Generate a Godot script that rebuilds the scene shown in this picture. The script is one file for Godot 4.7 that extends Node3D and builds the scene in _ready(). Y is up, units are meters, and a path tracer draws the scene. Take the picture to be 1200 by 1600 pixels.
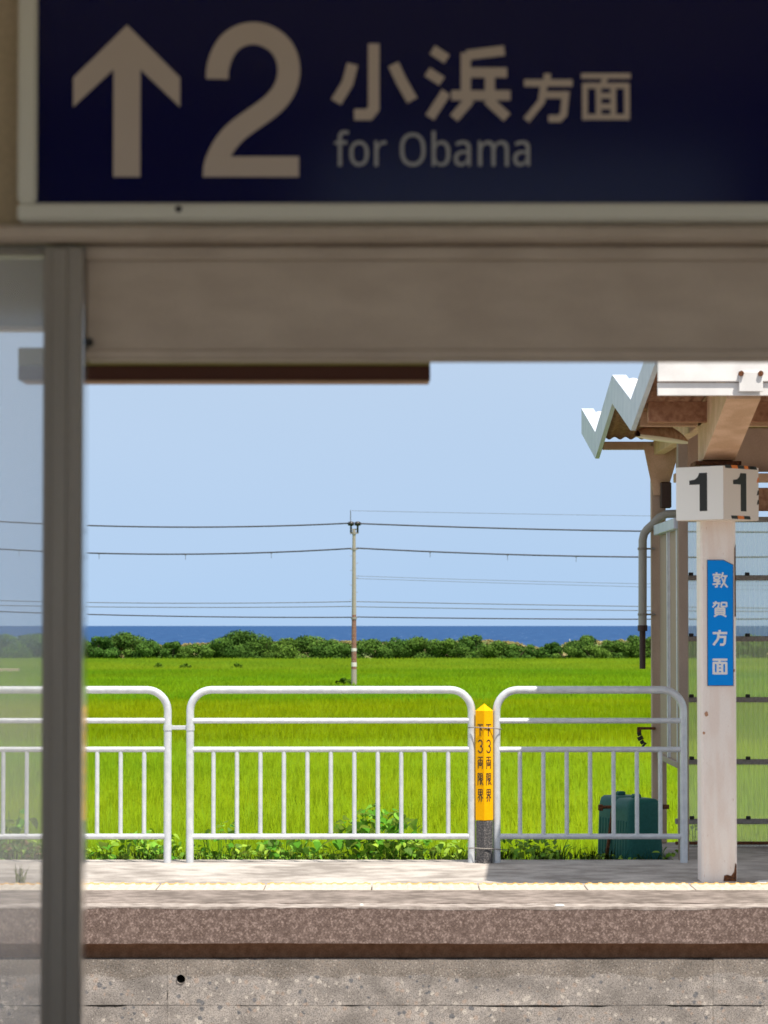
extends Node3D
# A country station: looking out of the dim concourse, past a hanging sign, over the tracks to the
# far platform, rice paddies, coastal trees and the sea. y up, metres, far and near platform tops at y = 0.

var rng := RandomNumberGenerator.new()
var used := {}
var M := {}

# ---------------------------------------------------------------- small helpers
func lin(r: float, g: float, b: float, a := 1.0) -> Color:
	var c := Color(r, g, b).linear_to_srgb()
	c.a = a
	return c

func rnd(a: float, b: float) -> float:
	return rng.randf_range(a, b)

func begin(group := -1) -> SurfaceTool:
	var st := SurfaceTool.new()
	st.begin(Mesh.PRIMITIVE_TRIANGLES)
	st.set_smooth_group(group)
	return st

func tri(st: SurfaceTool, a: Vector3, b: Vector3, c: Vector3) -> void:
	st.add_vertex(a); st.add_vertex(b); st.add_vertex(c)

func quad(st: SurfaceTool, a: Vector3, b: Vector3, c: Vector3, d: Vector3) -> void:
	tri(st, a, b, c); tri(st, a, c, d)

# a box; bev > 0 chamfers its edges
func bx(st: SurfaceTool, c: Vector3, s: Vector3, bev := 0.0, b := Basis()) -> void:
	var h := s * 0.5
	var k := minf(bev, minf(h.x, minf(h.y, h.z)) * 0.9)
	st.set_smooth_group(-1)
	var P := func(x: float, y: float, z: float, ax: int) -> Vector3:
		var v := Vector3(x * h.x, y * h.y, z * h.z)
		if ax != 0: v.x -= x * k
		if ax != 1: v.y -= y * k
		if ax != 2: v.z -= z * k
		return c + b * v
	for s1 in [-1.0, 1.0]:
		var f: Array = [[P.call(s1, -1, -1, 0), P.call(s1, 1, -1, 0), P.call(s1, 1, 1, 0), P.call(s1, -1, 1, 0)],
			[P.call(-1, s1, -1, 1), P.call(-1, s1, 1, 1), P.call(1, s1, 1, 1), P.call(1, s1, -1, 1)],
			[P.call(-1, -1, s1, 2), P.call(1, -1, s1, 2), P.call(1, 1, s1, 2), P.call(-1, 1, s1, 2)]]
		for q in f:
			if s1 > 0: quad(st, q[3], q[2], q[1], q[0])
			else: quad(st, q[0], q[1], q[2], q[3])
	if k <= 0.0:
		return
	for i in [-1.0, 1.0]:
		for j in [-1.0, 1.0]:
			var flip: bool = i * j < 0
			var e: Array = [[P.call(i, j, -1, 0), P.call(i, j, 1, 0), P.call(i, j, 1, 1), P.call(i, j, -1, 1)],
				[P.call(-1, i, j, 1), P.call(1, i, j, 1), P.call(1, i, j, 2), P.call(-1, i, j, 2)],
				[P.call(j, -1, i, 2), P.call(j, 1, i, 2), P.call(j, 1, i, 0), P.call(j, -1, i, 0)]]
			for q in e:
				if flip: quad(st, q[0], q[1], q[2], q[3])
				else: quad(st, q[3], q[2], q[1], q[0])
			for z in [-1.0, 1.0]:
				var t: Array = [P.call(i, j, z, 0), P.call(i, j, z, 1), P.call(i, j, z, 2)]
				if i * j * z > 0: tri(st, t[2], t[1], t[0])
				else: tri(st, t[0], t[1], t[2])

# a swept round bar
func tube(st: SurfaceTool, pts: Array, r: Variant, sides := 10, caps := true) -> void:
	var n := pts.size()
	var up := Vector3.UP
	var rings := []
	for i in n:
		var d: Vector3 = ((pts[mini(i + 1, n - 1)] as Vector3) - (pts[maxi(i - 1, 0)] as Vector3)).normalized()
		if i == 0 and absf(d.dot(up)) > 0.9:
			up = Vector3.FORWARD
		var s := d.cross(up).normalized()
		up = s.cross(d).normalized()
		var ring := []
		var rr: float = r[i] if r is Array else r
		for k in sides:
			var a := TAU * k / sides
			ring.append((pts[i] as Vector3) + (s * cos(a) + up * sin(a)) * rr)
		rings.append(ring)
	st.set_smooth_group(1)
	for i in n - 1:
		for k in sides:
			var k2 := (k + 1) % sides
			quad(st, rings[i][k], rings[i + 1][k], rings[i + 1][k2], rings[i][k2])
	if caps:
		st.set_smooth_group(-1)
		for k in range(1, sides - 1):
			tri(st, rings[0][0], rings[0][k], rings[0][k + 1])
			tri(st, rings[n - 1][0], rings[n - 1][k + 1], rings[n - 1][k])

# a prism: flat outline in xy (counter-clockwise or not) from z0 (back) to z1 (front), placed by xf
func prism(st: SurfaceTool, outline: PackedVector2Array, z0: float, z1: float, xf := Transform3D()) -> void:
	st.set_smooth_group(-1)
	var o := outline
	if Geometry2D.is_polygon_clockwise(o):
		o = o.duplicate(); o.reverse()
	var idx := Geometry2D.triangulate_polygon(o)
	for i in range(0, idx.size(), 3):
		var a := o[idx[i]]; var b := o[idx[i + 1]]; var c := o[idx[i + 2]]
		if (b - a).cross(c - a) < 0:
			var t := b; b = c; c = t
		tri(st, xf * Vector3(a.x, a.y, z1), xf * Vector3(c.x, c.y, z1), xf * Vector3(b.x, b.y, z1))
		tri(st, xf * Vector3(a.x, a.y, z0), xf * Vector3(b.x, b.y, z0), xf * Vector3(c.x, c.y, z0))
	for i in o.size():
		var a := o[i]; var b := o[(i + 1) % o.size()]
		quad(st, xf * Vector3(a.x, a.y, z1), xf * Vector3(b.x, b.y, z1), xf * Vector3(b.x, b.y, z0), xf * Vector3(a.x, a.y, z0))

# a surface of revolution about y
func lathe(st: SurfaceTool, prof: Array, at: Vector3, sides := 16) -> void:
	st.set_smooth_group(2)
	for i in prof.size() - 1:
		for k in sides:
			var a := TAU * k / sides; var b := TAU * (k + 1) / sides
			var p: Vector2 = prof[i]; var q: Vector2 = prof[i + 1]
			quad(st, at + Vector3(cos(a) * p.x, p.y, sin(a) * p.x), at + Vector3(cos(b) * p.x, p.y, sin(b) * p.x),
				at + Vector3(cos(b) * q.x, q.y, sin(b) * q.x), at + Vector3(cos(a) * q.x, q.y, sin(a) * q.x))

func finish(st: SurfaceTool) -> ArrayMesh:
	st.generate_normals()
	return st.commit()

func numbered(n: String) -> String:
	var k: int = used.get(n, 0)
	used[n] = k + 1
	return n if k == 0 else "%s_%03d" % [n, k]

func thing(called: String, label: String, category: String, at := Vector3.ZERO, group := "") -> Node3D:
	var o := Node3D.new()
	o.name = numbered(called)
	add_child(o)
	o.position = at
	o.set_meta("label", label)
	o.set_meta("category", category)
	if group: o.set_meta("group", group)
	return o

func setting(called: String) -> Node3D:
	var o := Node3D.new()
	o.name = numbered(called)
	add_child(o)
	o.set_meta("kind", "structure")
	return o

func part_mesh(called: String, mesh: Mesh, mat: Material, parent: Node3D, at := Vector3.ZERO, label := "") -> MeshInstance3D:
	var o := MeshInstance3D.new()
	o.name = called
	o.mesh = mesh
	o.material_override = mat
	parent.add_child(o, true)
	o.position = at
	if label: o.set_meta("label", label)
	return o

func part(called: String, st: SurfaceTool, mat: Material, parent: Node3D, label := "") -> MeshInstance3D:
	return part_mesh(called, finish(st), mat, parent, Vector3.ZERO, label)

func box_part(called: String, c: Vector3, s: Vector3, mat: Material, parent: Node3D, bev := 0.0, label := "") -> MeshInstance3D:
	var st := begin()
	bx(st, Vector3.ZERO, s, bev)
	return part_mesh(called, finish(st), mat, parent, c, label)

# ---------------------------------------------------------------- textures
func noise(seed_: int, freq: float, size: int, type := FastNoiseLite.TYPE_SIMPLEX_SMOOTH, oct := 4) -> PackedByteArray:
	var n := FastNoiseLite.new()
	n.seed = seed_
	n.frequency = freq
	n.noise_type = type
	n.fractal_octaves = oct
	if type == FastNoiseLite.TYPE_CELLULAR:
		n.fractal_type = FastNoiseLite.FRACTAL_NONE
		n.cellular_return_type = FastNoiseLite.RETURN_DISTANCE2_SUB if oct == 2 else FastNoiseLite.RETURN_CELL_VALUE if oct == 1 else FastNoiseLite.RETURN_DISTANCE
	var im := n.get_seamless_image(size, size)
	im.convert(Image.FORMAT_L8)
	return im.get_data()

# f(a, b, c in 0..1) -> linear Vector3; gives an sRGB texture
func tex3(size: int, a: PackedByteArray, b: PackedByteArray, c: PackedByteArray, f: Callable) -> ImageTexture:
	var out := PackedByteArray()
	out.resize(size * size * 3)
	var lut := PackedByteArray()
	lut.resize(1025)
	for i in 1025:
		var l := i / 1024.0
		lut[i] = int(round(255.0 * (12.92 * l if l <= 0.0031308 else 1.055 * pow(l, 1.0 / 2.4) - 0.055)))
	for i in size * size:
		var v: Vector3 = f.call(a[i] / 255.0, b[i] / 255.0, c[i] / 255.0)
		out[i * 3] = lut[clampi(int(v.x * 1024), 0, 1024)]
		out[i * 3 + 1] = lut[clampi(int(v.y * 1024), 0, 1024)]
		out[i * 3 + 2] = lut[clampi(int(v.z * 1024), 0, 1024)]
	return ImageTexture.create_from_image(Image.create_from_data(size, size, false, Image.FORMAT_RGB8, out))

func grey_tex(size: int, a: PackedByteArray) -> ImageTexture:
	return ImageTexture.create_from_image(Image.create_from_data(size, size, false, Image.FORMAT_L8, a))

func mat(called: String, c: Color, rough := 0.8, metal := 0.0, spec := 0.5) -> StandardMaterial3D:
	var m := StandardMaterial3D.new()
	m.resource_name = called
	m.albedo_color = c
	m.roughness = rough
	m.metallic = metal
	m.metallic_specular = spec
	M[called] = m
	return m

# world-mapped texture; tile = metres covered by the texture along x, y, z
func textured(called: String, t: Texture2D, tile: Vector3, rough := 0.85, height: Texture2D = null, relief := 0.0, spec := 0.4) -> StandardMaterial3D:
	var m := mat(called, Color.WHITE, rough, 0.0, spec)
	m.albedo_texture = t
	m.uv1_triplanar = true
	m.uv1_world_triplanar = true
	m.uv1_triplanar_sharpness = 6.0
	m.uv1_scale = Vector3(1.0 / tile.x, 1.0 / tile.y, 1.0 / tile.z)
	if height:
		m.heightmap_enabled = true
		m.heightmap_texture = height
		m.heightmap_scale = relief
	return m

func mixv(a: Vector3, b: Vector3, t: float) -> Vector3:
	return a.lerp(b, clampf(t, 0.0, 1.0))

# old cast wall, mapped on the front face: a darker, finer-grained band above paler concrete with washed-out stones
func make_old_concrete() -> void:
	var w := 2048; var h := 512
	var n1 := FastNoiseLite.new(); n1.seed = 81; n1.frequency = 1.0; n1.fractal_octaves = 4
	var ng := FastNoiseLite.new(); ng.seed = 83; ng.frequency = 1.0; ng.fractal_octaves = 2
	var nc := FastNoiseLite.new(); nc.seed = 85; nc.frequency = 1.0; nc.noise_type = FastNoiseLite.TYPE_CELLULAR; nc.fractal_type = FastNoiseLite.FRACTAL_NONE; nc.cellular_return_type = FastNoiseLite.RETURN_DISTANCE; nc.domain_warp_enabled = true; nc.domain_warp_amplitude = 0.5; nc.domain_warp_frequency = 0.8
	var nv: FastNoiseLite = nc.duplicate(); nv.cellular_return_type = FastNoiseLite.RETURN_CELL_VALUE
	var im := Image.create_empty(w, h, false, Image.FORMAT_RGB8)
	for j in h:
		var y := -0.25 - 0.6 * (j + 0.5) / h
		for i in w:
			var x := -2.2 + 4.4 * (i + 0.5) / w
			var g := ng.get_noise_2d(x * 130.0, y * 130.0)
			var b := n1.get_noise_2d(x * 5.0, y * 7.0)
			var z := n1.get_noise_2d(x * 1.3 + 40.0, y * 3.0)
			var v: Vector3
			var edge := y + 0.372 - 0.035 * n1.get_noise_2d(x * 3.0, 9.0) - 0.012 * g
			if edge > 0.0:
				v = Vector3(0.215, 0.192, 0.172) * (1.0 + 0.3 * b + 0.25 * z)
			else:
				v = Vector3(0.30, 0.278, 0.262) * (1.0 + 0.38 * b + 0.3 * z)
			var k := 34.0 if edge < 0.0 else 75.0
			var d := nc.get_noise_2d(x * k, y * k)
			var c := nv.get_noise_2d(x * k, y * k)
			var reach := -0.62 + 0.34 * z + 0.25 * b if edge < 0.0 else -0.72 + 0.1 * b
			if d < reach:
				var f := clampf((reach - d) * 9.0, 0.0, 1.0)
				if c > 0.72: v = v.lerp(Vector3(0.60, 0.56, 0.51), 0.62 * f)
				elif c > 0.30: v = v.lerp(Vector3(0.40, 0.37, 0.34), 0.6 * f)
				elif c > 0.10: v = v.lerp(Vector3(0.42, 0.31, 0.24), 0.45 * f)
				elif c > -0.5: v = v.lerp(Vector3(0.26, 0.25, 0.245), 0.5 * f)
				elif c < -0.86: v = v.lerp(Vector3(0.08, 0.095, 0.12), 0.7 * f)
			var pit := ng.get_noise_2d(x * 55.0 + 70.0, y * 55.0)
			if pit < -0.50: v *= 0.62
			if g < -0.40: v *= 0.6
			v *= 1.0 + 0.75 * g
			var col := Color(clampf(v.x, 0, 1), clampf(v.y, 0, 1), clampf(v.z, 0, 1)).linear_to_srgb()
			im.set_pixel(i, j, col)
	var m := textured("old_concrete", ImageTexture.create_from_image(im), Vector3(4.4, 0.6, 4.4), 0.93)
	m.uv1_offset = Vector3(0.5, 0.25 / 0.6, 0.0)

func make_materials() -> void:
	var S := 512
	var soft := noise(3, 0.006, S)
	var mid := noise(5, 0.03, S)
	var fine := noise(9, 0.16, S, FastNoiseLite.TYPE_SIMPLEX_SMOOTH, 3)
	var cells := noise(11, 0.05, S, FastNoiseLite.TYPE_CELLULAR, 3)
	var cellv := noise(11, 0.05, S, FastNoiseLite.TYPE_CELLULAR, 1)
	var crack := noise(21, 0.012, S, FastNoiseLite.TYPE_CELLULAR, 2)
	var T := 1024
	var big := noise(61, 0.004, T)
	var blot := noise(63, 0.018, T)
	var grit := noise(65, 0.22, T, FastNoiseLite.TYPE_SIMPLEX_SMOOTH, 3)
	var peb := noise(67, 0.10, T, FastNoiseLite.TYPE_CELLULAR, 3)
	var pebv := noise(67, 0.10, T, FastNoiseLite.TYPE_CELLULAR, 1)
	# platform surface: pale cement with dirty patches
	textured("platform_concrete", tex3(T, big, blot, grit, func(a, b, c):
		var v := mixv(Vector3(0.25, 0.225, 0.205), Vector3(0.50, 0.465, 0.435), (a - 0.2) * 1.5 + (b - 0.5) * 1.2)
		return v * (0.82 + 0.36 * c)), Vector3(4.2, 4.2, 4.2), 0.9)
	# trowelled cement margin between the tactile strip and the edge
	textured("edge_concrete", tex3(T, big, blot, grit, func(a, b, c):
		var v := mixv(Vector3(0.14, 0.115, 0.10), Vector3(0.31, 0.265, 0.24), (a - 0.2) * 1.2 + (b - 0.5) * 1.3)
		return v * (0.7 + 0.6 * c)), Vector3(2.3, 2.3, 2.3), 0.9)
	# washed aggregate: small pebbles in brown mortar, some fallen out
	var stain := PackedByteArray(); stain.resize(T * T)
	for i in T * T:
		stain[i] = clampi(int(peb[i] * 0.45 + blot[i] * 0.55), 0, 255)
	textured("aggregate", tex3(T, stain, pebv, grit, func(a, b, c):
		var stone := mixv(Vector3(0.155, 0.113, 0.10), Vector3(0.38, 0.295, 0.265), b * b)
		var v := mixv(stone, Vector3(0.115, 0.080, 0.068), (a - 0.33) * 2.6)
		return v * (0.12 if c < 0.27 else 0.22 + 1.6 * c)), Vector3(0.95, 0.95, 0.95), 0.92, grey_tex(T, grit), 0.3)
	make_old_concrete()
	textured("nosing", tex3(T, big, blot, grit, func(a, b, c): return mixv(Vector3(0.24, 0.205, 0.185), Vector3(0.46, 0.41, 0.38), (b - 0.3) * 1.8) * (0.7 + 0.6 * c)), Vector3(2.1, 2.1, 2.1), 0.9)
	textured("gap_soil", tex3(S, soft, mid, fine, func(a, b, c): return mixv(Vector3(0.20, 0.10, 0.055), Vector3(0.34, 0.19, 0.115), b) * (0.7 + 0.6 * c)), Vector3(1, 1, 1), 0.95)
	textured("ballast", tex3(S, cells, cellv, fine, func(a, b, c): return mixv(Vector3(0.20, 0.165, 0.14), Vector3(0.42, 0.36, 0.32), b) * (1.1 - 0.5 * a)), Vector3(0.9, 0.9, 0.9), 0.95)
	textured("pale_concrete", tex3(S, soft, mid, fine, func(a, b, c): return Vector3(0.40, 0.375, 0.34) * (0.75 + 0.3 * a + 0.2 * c)), Vector3(2, 2, 2), 0.95)
	textured("tactile_pale", tex3(S, soft, mid, fine, func(a, b, c): return mixv(Vector3(0.48, 0.43, 0.36), Vector3(0.64, 0.59, 0.53), (b - 0.3) * 1.8) * (0.85 + 0.25 * c)), Vector3(1.3, 0.6, 0.4), 0.85)
	textured("tactile_yellow", tex3(S, soft, mid, fine, func(a, b, c): return mixv(Vector3(0.62, 0.32, 0.03), Vector3(0.62, 0.50, 0.30), (b - 0.45) * 3.0) * (0.85 + 0.25 * c)), Vector3(0.7, 0.4, 0.3), 0.85)
	# galvanised pipe
	var galv := textured("galvanised", tex3(S, soft, mid, fine, func(a, b, c): return mixv(Vector3(0.56, 0.60, 0.65), Vector3(0.72, 0.755, 0.79), (b - 0.2) * 1.2 + (c - 0.5) * 0.4)), Vector3(1.3, 1.3, 1.3), 0.42)
	galv.metallic = 0.25
	textured("old_steel", tex3(S, soft, mid, fine, func(a, b, c): return mixv(Vector3(0.20, 0.18, 0.16), Vector3(0.34, 0.32, 0.30), b) * (0.8 + 0.4 * c)), Vector3(0.4, 0.4, 0.4), 0.6)
	# rusty iron
	textured("rust", tex3(S, soft, mid, fine, func(a, b, c): return mixv(Vector3(0.05, 0.022, 0.014), Vector3(0.20, 0.075, 0.03), (b - 0.2) * 1.5) * (0.7 + 0.6 * c)), Vector3(0.3, 0.3, 0.3), 0.95)
	# paints
	textured("cream_paint", tex3(S, soft, mid, fine, func(a, b, c):
		var v := mixv(Vector3(0.85, 0.745, 0.68), Vector3(0.90, 0.83, 0.78), (a - 0.3) * 2.5)
		return mixv(v, Vector3(0.42, 0.19, 0.09), (b - 0.86) * 9.0) * (0.94 + 0.1 * c)), Vector3(0.35, 1.8, 0.35), 0.6)
	textured("white_paint", tex3(S, soft, mid, fine, func(a, b, c): return mixv(Vector3(0.68, 0.68, 0.69), Vector3(0.80, 0.80, 0.81), (a - 0.2) * 1.6) * (0.95 + 0.08 * c)), Vector3(0.9, 0.9, 0.9), 0.55)
	textured("tan_paint", tex3(S, soft, mid, fine, func(a, b, c): return mixv(Vector3(0.55, 0.36, 0.23), Vector3(0.68, 0.47, 0.33), (a - 0.3) * 2.0) * (0.86 + 0.28 * c)), Vector3(0.9, 0.9, 0.9), 0.75)
	textured("roof_underside", tex3(S, soft, mid, fine, func(a, b, c): return mixv(Vector3(0.27, 0.13, 0.075), Vector3(0.42, 0.235, 0.145), (b - 0.2) * 1.6) * (0.85 + 0.3 * c)), Vector3(0.8, 0.8, 0.8), 0.85)
	textured("taupe_paint", tex3(S, soft, mid, fine, func(a, b, c): return mixv(Vector3(0.27, 0.21, 0.17), Vector3(0.33, 0.265, 0.22), a) * (0.92 + 0.16 * c)), Vector3(0.6, 1.4, 0.6), 0.6)
	textured("pale_board", tex3(S, soft, mid, fine, func(a, b, c): return mixv(Vector3(0.42, 0.30, 0.23), Vector3(0.50, 0.37, 0.29), a) * (0.9 + 0.2 * c)), Vector3(0.6, 1.4, 0.6), 0.7)
	textured("board_bluegrey", tex3(S, soft, mid, fine, func(a, b, c): return mixv(Vector3(0.47, 0.535, 0.64), Vector3(0.55, 0.61, 0.71), (a - 0.2) * 1.6) * (0.95 + 0.08 * c)), Vector3(0.9, 0.9, 0.9), 0.55)  # blue-grey, darker than the fascia white
	mat("rust_stain", lin(0.46, 0.25, 0.15), 0.8)
	mat("number_white", lin(0.86, 0.85, 0.83), 0.5)
	mat("number_white_shaded", lin(0.74, 0.66, 0.60), 0.6)  # darker copy of the box white: weaker skylight put into the colour
	mat("black_print", lin(0.012, 0.012, 0.014), 0.6)
	mat("orange_tape", lin(0.75, 0.19, 0.02), 0.55)
	mat("blue_plate", lin(0.004, 0.27, 0.86), 0.6, 0.0, 0.2)
	mat("plate_white", lin(0.80, 0.80, 0.80), 0.5)
	textured("post_yellow", tex3(S, soft, mid, fine, func(a, b, c): return mixv(Vector3(0.93, 0.43, 0.002), Vector3(0.97, 0.50, 0.004), b) * (0.95 + 0.1 * c)), Vector3(0.3, 0.3, 0.3), 0.75, null, 0.0, 0.2)
	textured("post_rubber", tex3(S, soft, mid, fine, func(a, b, c): return mixv(Vector3(0.06, 0.06, 0.065), Vector3(0.30, 0.28, 0.27), (b - 0.45) * 1.7) * (0.8 + 0.4 * c)), Vector3(0.2, 0.2, 0.2), 0.8)
	textured("bin_green", tex3(S, soft, mid, fine, func(a, b, c): return mixv(Vector3(0.012, 0.085, 0.075), Vector3(0.02, 0.12, 0.105), b) * (0.9 + 0.2 * c)), Vector3(0.4, 0.4, 0.4), 0.5, null, 0.0, 0.3)
	mat("pipe_grey", lin(0.34, 0.325, 0.30), 0.55)
	mat("pipe_brown", lin(0.05, 0.025, 0.022), 0.6)
	mat("black_rubber", lin(0.02, 0.018, 0.018), 0.7)
	# corrugated clear sheet, weathered: lets sky and field shimmer through
	var sheet := mat("clear_sheet", lin(0.62, 0.62, 0.44, 0.48), 0.45)
	sheet.transparency = BaseMaterial3D.TRANSPARENCY_ALPHA
	sheet.backlight_enabled = true
	sheet.backlight = lin(0.7, 0.72, 0.7)
	var side := mat("brown_sheet", lin(0.36, 0.265, 0.205, 0.96), 0.5)
	side.transparency = BaseMaterial3D.TRANSPARENCY_ALPHA
	# concourse
	mat("sign_navy", lin(0.0004, 0.003, 0.062), 0.12, 0.0, 0.40)
	mat("sign_letter", lin(0.56, 0.485, 0.425), 0.5)
	mat("sign_letter_small", lin(0.36, 0.38, 0.41), 0.5)
	mat("sign_frame", lin(0.74, 0.75, 0.67), 0.4)
	textured("header_paint", tex3(S, soft, mid, fine, func(a, b, c): return mixv(Vector3(0.54, 0.455, 0.375), Vector3(0.62, 0.53, 0.44), (a - 0.2) * 1.6) * (0.94 + 0.12 * c)), Vector3(0.9, 0.35, 0.9), 0.5)
	textured("room_wall", tex3(S, soft, mid, fine, func(a, b, c): return mixv(Vector3(0.48, 0.39, 0.26), Vector3(0.58, 0.48, 0.33), a) * (0.9 + 0.2 * c)), Vector3(1.5, 1.5, 1.5), 0.85)
	mat("ceiling_paint", lin(0.72, 0.67, 0.60), 0.9)
	var alu := textured("bronze_aluminium", tex3(S, soft, mid, fine, func(a, b, c): return mixv(Vector3(0.30, 0.275, 0.235), Vector3(0.36, 0.33, 0.285), a) * (0.94 + 0.12 * c)), Vector3(0.25, 2.5, 0.25), 0.25)
	alu.metallic = 0.0
	mat("polished_aluminium", lin(0.55, 0.53, 0.50), 0.07, 0.7)
	mat("screw_dark", lin(0.02, 0.02, 0.02), 0.5)
	mat("box_brown", lin(0.11, 0.035, 0.022), 0.6)
	mat("box_olive", lin(0.34, 0.30, 0.10), 0.6)
	mat("eave_grey", lin(0.33, 0.36, 0.37), 0.8)
	mat("eave_trim", lin(0.70, 0.62, 0.48), 0.7)
	var pane := mat("dusty_glass", lin(0.80, 0.82, 0.84, 0.12), 0.06)
	pane.transparency = BaseMaterial3D.TRANSPARENCY_ALPHA
	pane.backlight_enabled = true
	pane.backlight = Color(0.25, 0.25, 0.25)
	var clear := mat("window_glass", lin(0.9, 0.95, 0.95, 0.05), 0.02)
	clear.transparency = BaseMaterial3D.TRANSPARENCY_ALPHA
	# land and plants
	textured("field_soil", tex3(S, soft, mid, fine, func(a, b, c): return mixv(Vector3(0.14, 0.24, 0.012), Vector3(0.22, 0.34, 0.016), b) * (0.7 + 0.6 * c)), Vector3(4, 4, 4), 0.95)
	textured("embankment_soil", tex3(S, soft, mid, fine, func(a, b, c): return mixv(Vector3(0.05, 0.09, 0.02), Vector3(0.16, 0.13, 0.07), (b - 0.4) * 1.5) * (0.7 + 0.6 * c)), Vector3(1, 1, 1), 0.95)
	textured("dune_cover", tex3(S, soft, mid, fine, func(a, b, c):
		var v := mixv(Vector3(0.29, 0.235, 0.11), Vector3(0.17, 0.18, 0.06), (b - 0.3) * 2.0)
		return mixv(v, Vector3(0.09, 0.14, 0.04), (a - 0.45) * 6.0) * (0.7 + 0.6 * c)), Vector3(14, 6, 14), 0.95)
	textured("sand", tex3(S, soft, mid, fine, func(a, b, c): return Vector3(0.45, 0.37, 0.25) * (0.8 + 0.3 * b)), Vector3(8, 8, 8), 0.95)
	var wave := noise(51, 0.02, S, FastNoiseLite.TYPE_SIMPLEX_SMOOTH, 5)
	textured("sea_water", tex3(S, wave, mid, fine, func(a, b, c):
		var v := mixv(Vector3(0.012, 0.052, 0.155), Vector3(0.026, 0.085, 0.215), (a - 0.2) * 1.6)
		return mixv(v, Vector3(0.6, 0.65, 0.7), (a + c * 0.5 - 1.18) * 10.0)), Vector3(140, 60, 900), 0.7, null, 0.0, 0.15)
	textured("pole_concrete", tex3(S, soft, mid, fine, func(a, b, c): return mixv(Vector3(0.26, 0.235, 0.20), Vector3(0.40, 0.37, 0.33), b) * (0.8 + 0.4 * c)), Vector3(0.8, 2.5, 0.8), 0.9)
	textured("pole_rusty", tex3(S, soft, mid, fine, func(a, b, c): return mixv(Vector3(0.20, 0.055, 0.035), Vector3(0.28, 0.22, 0.18), (b - 0.35) * 3.0) * (0.8 + 0.4 * c)), Vector3(0.8, 1.2, 0.8), 0.9)
	mat("pole_white", lin(0.62, 0.61, 0.59), 0.6)
	mat("wire", lin(0.03, 0.032, 0.05), 0.6)
	mat("wire_thin", lin(0.12, 0.13, 0.16), 0.6)
	mat("insulator", lin(0.02, 0.018, 0.02), 0.35)
	mat("bark", lin(0.09, 0.065, 0.045), 0.95)
	for spec in [["rice_leaf", 0.58], ["tree_leaf", 0.30], ["weed_leaf", 0.34]]:
		var m := mat(spec[0], Color.WHITE, 0.7, 0.0, 0.12 if spec[0] == "tree_leaf" else 0.3)
		m.vertex_color_use_as_albedo = true
		m.backlight_enabled = true
		m.backlight = (Color(1, 1, 1) * spec[1] * 1.6).clamp()
	for spec in [["kudzu_leaf", Vector3(0.075, 0.24, 0.018)], ["kudzu_leaf_bright", Vector3(0.20, 0.44, 0.05)], ["kudzu_leaf_dull", Vector3(0.10, 0.19, 0.04)], ["dry_leaf", Vector3(0.24, 0.16, 0.085)]]:
		var v: Vector3 = spec[1]
		var m := mat(spec[0], lin(v.x, v.y, v.z), 0.6, 0.0, 0.15)
		m.backlight_enabled = true
		m.backlight = Color(0.75, 0.85, 0.35) * 0.7

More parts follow.
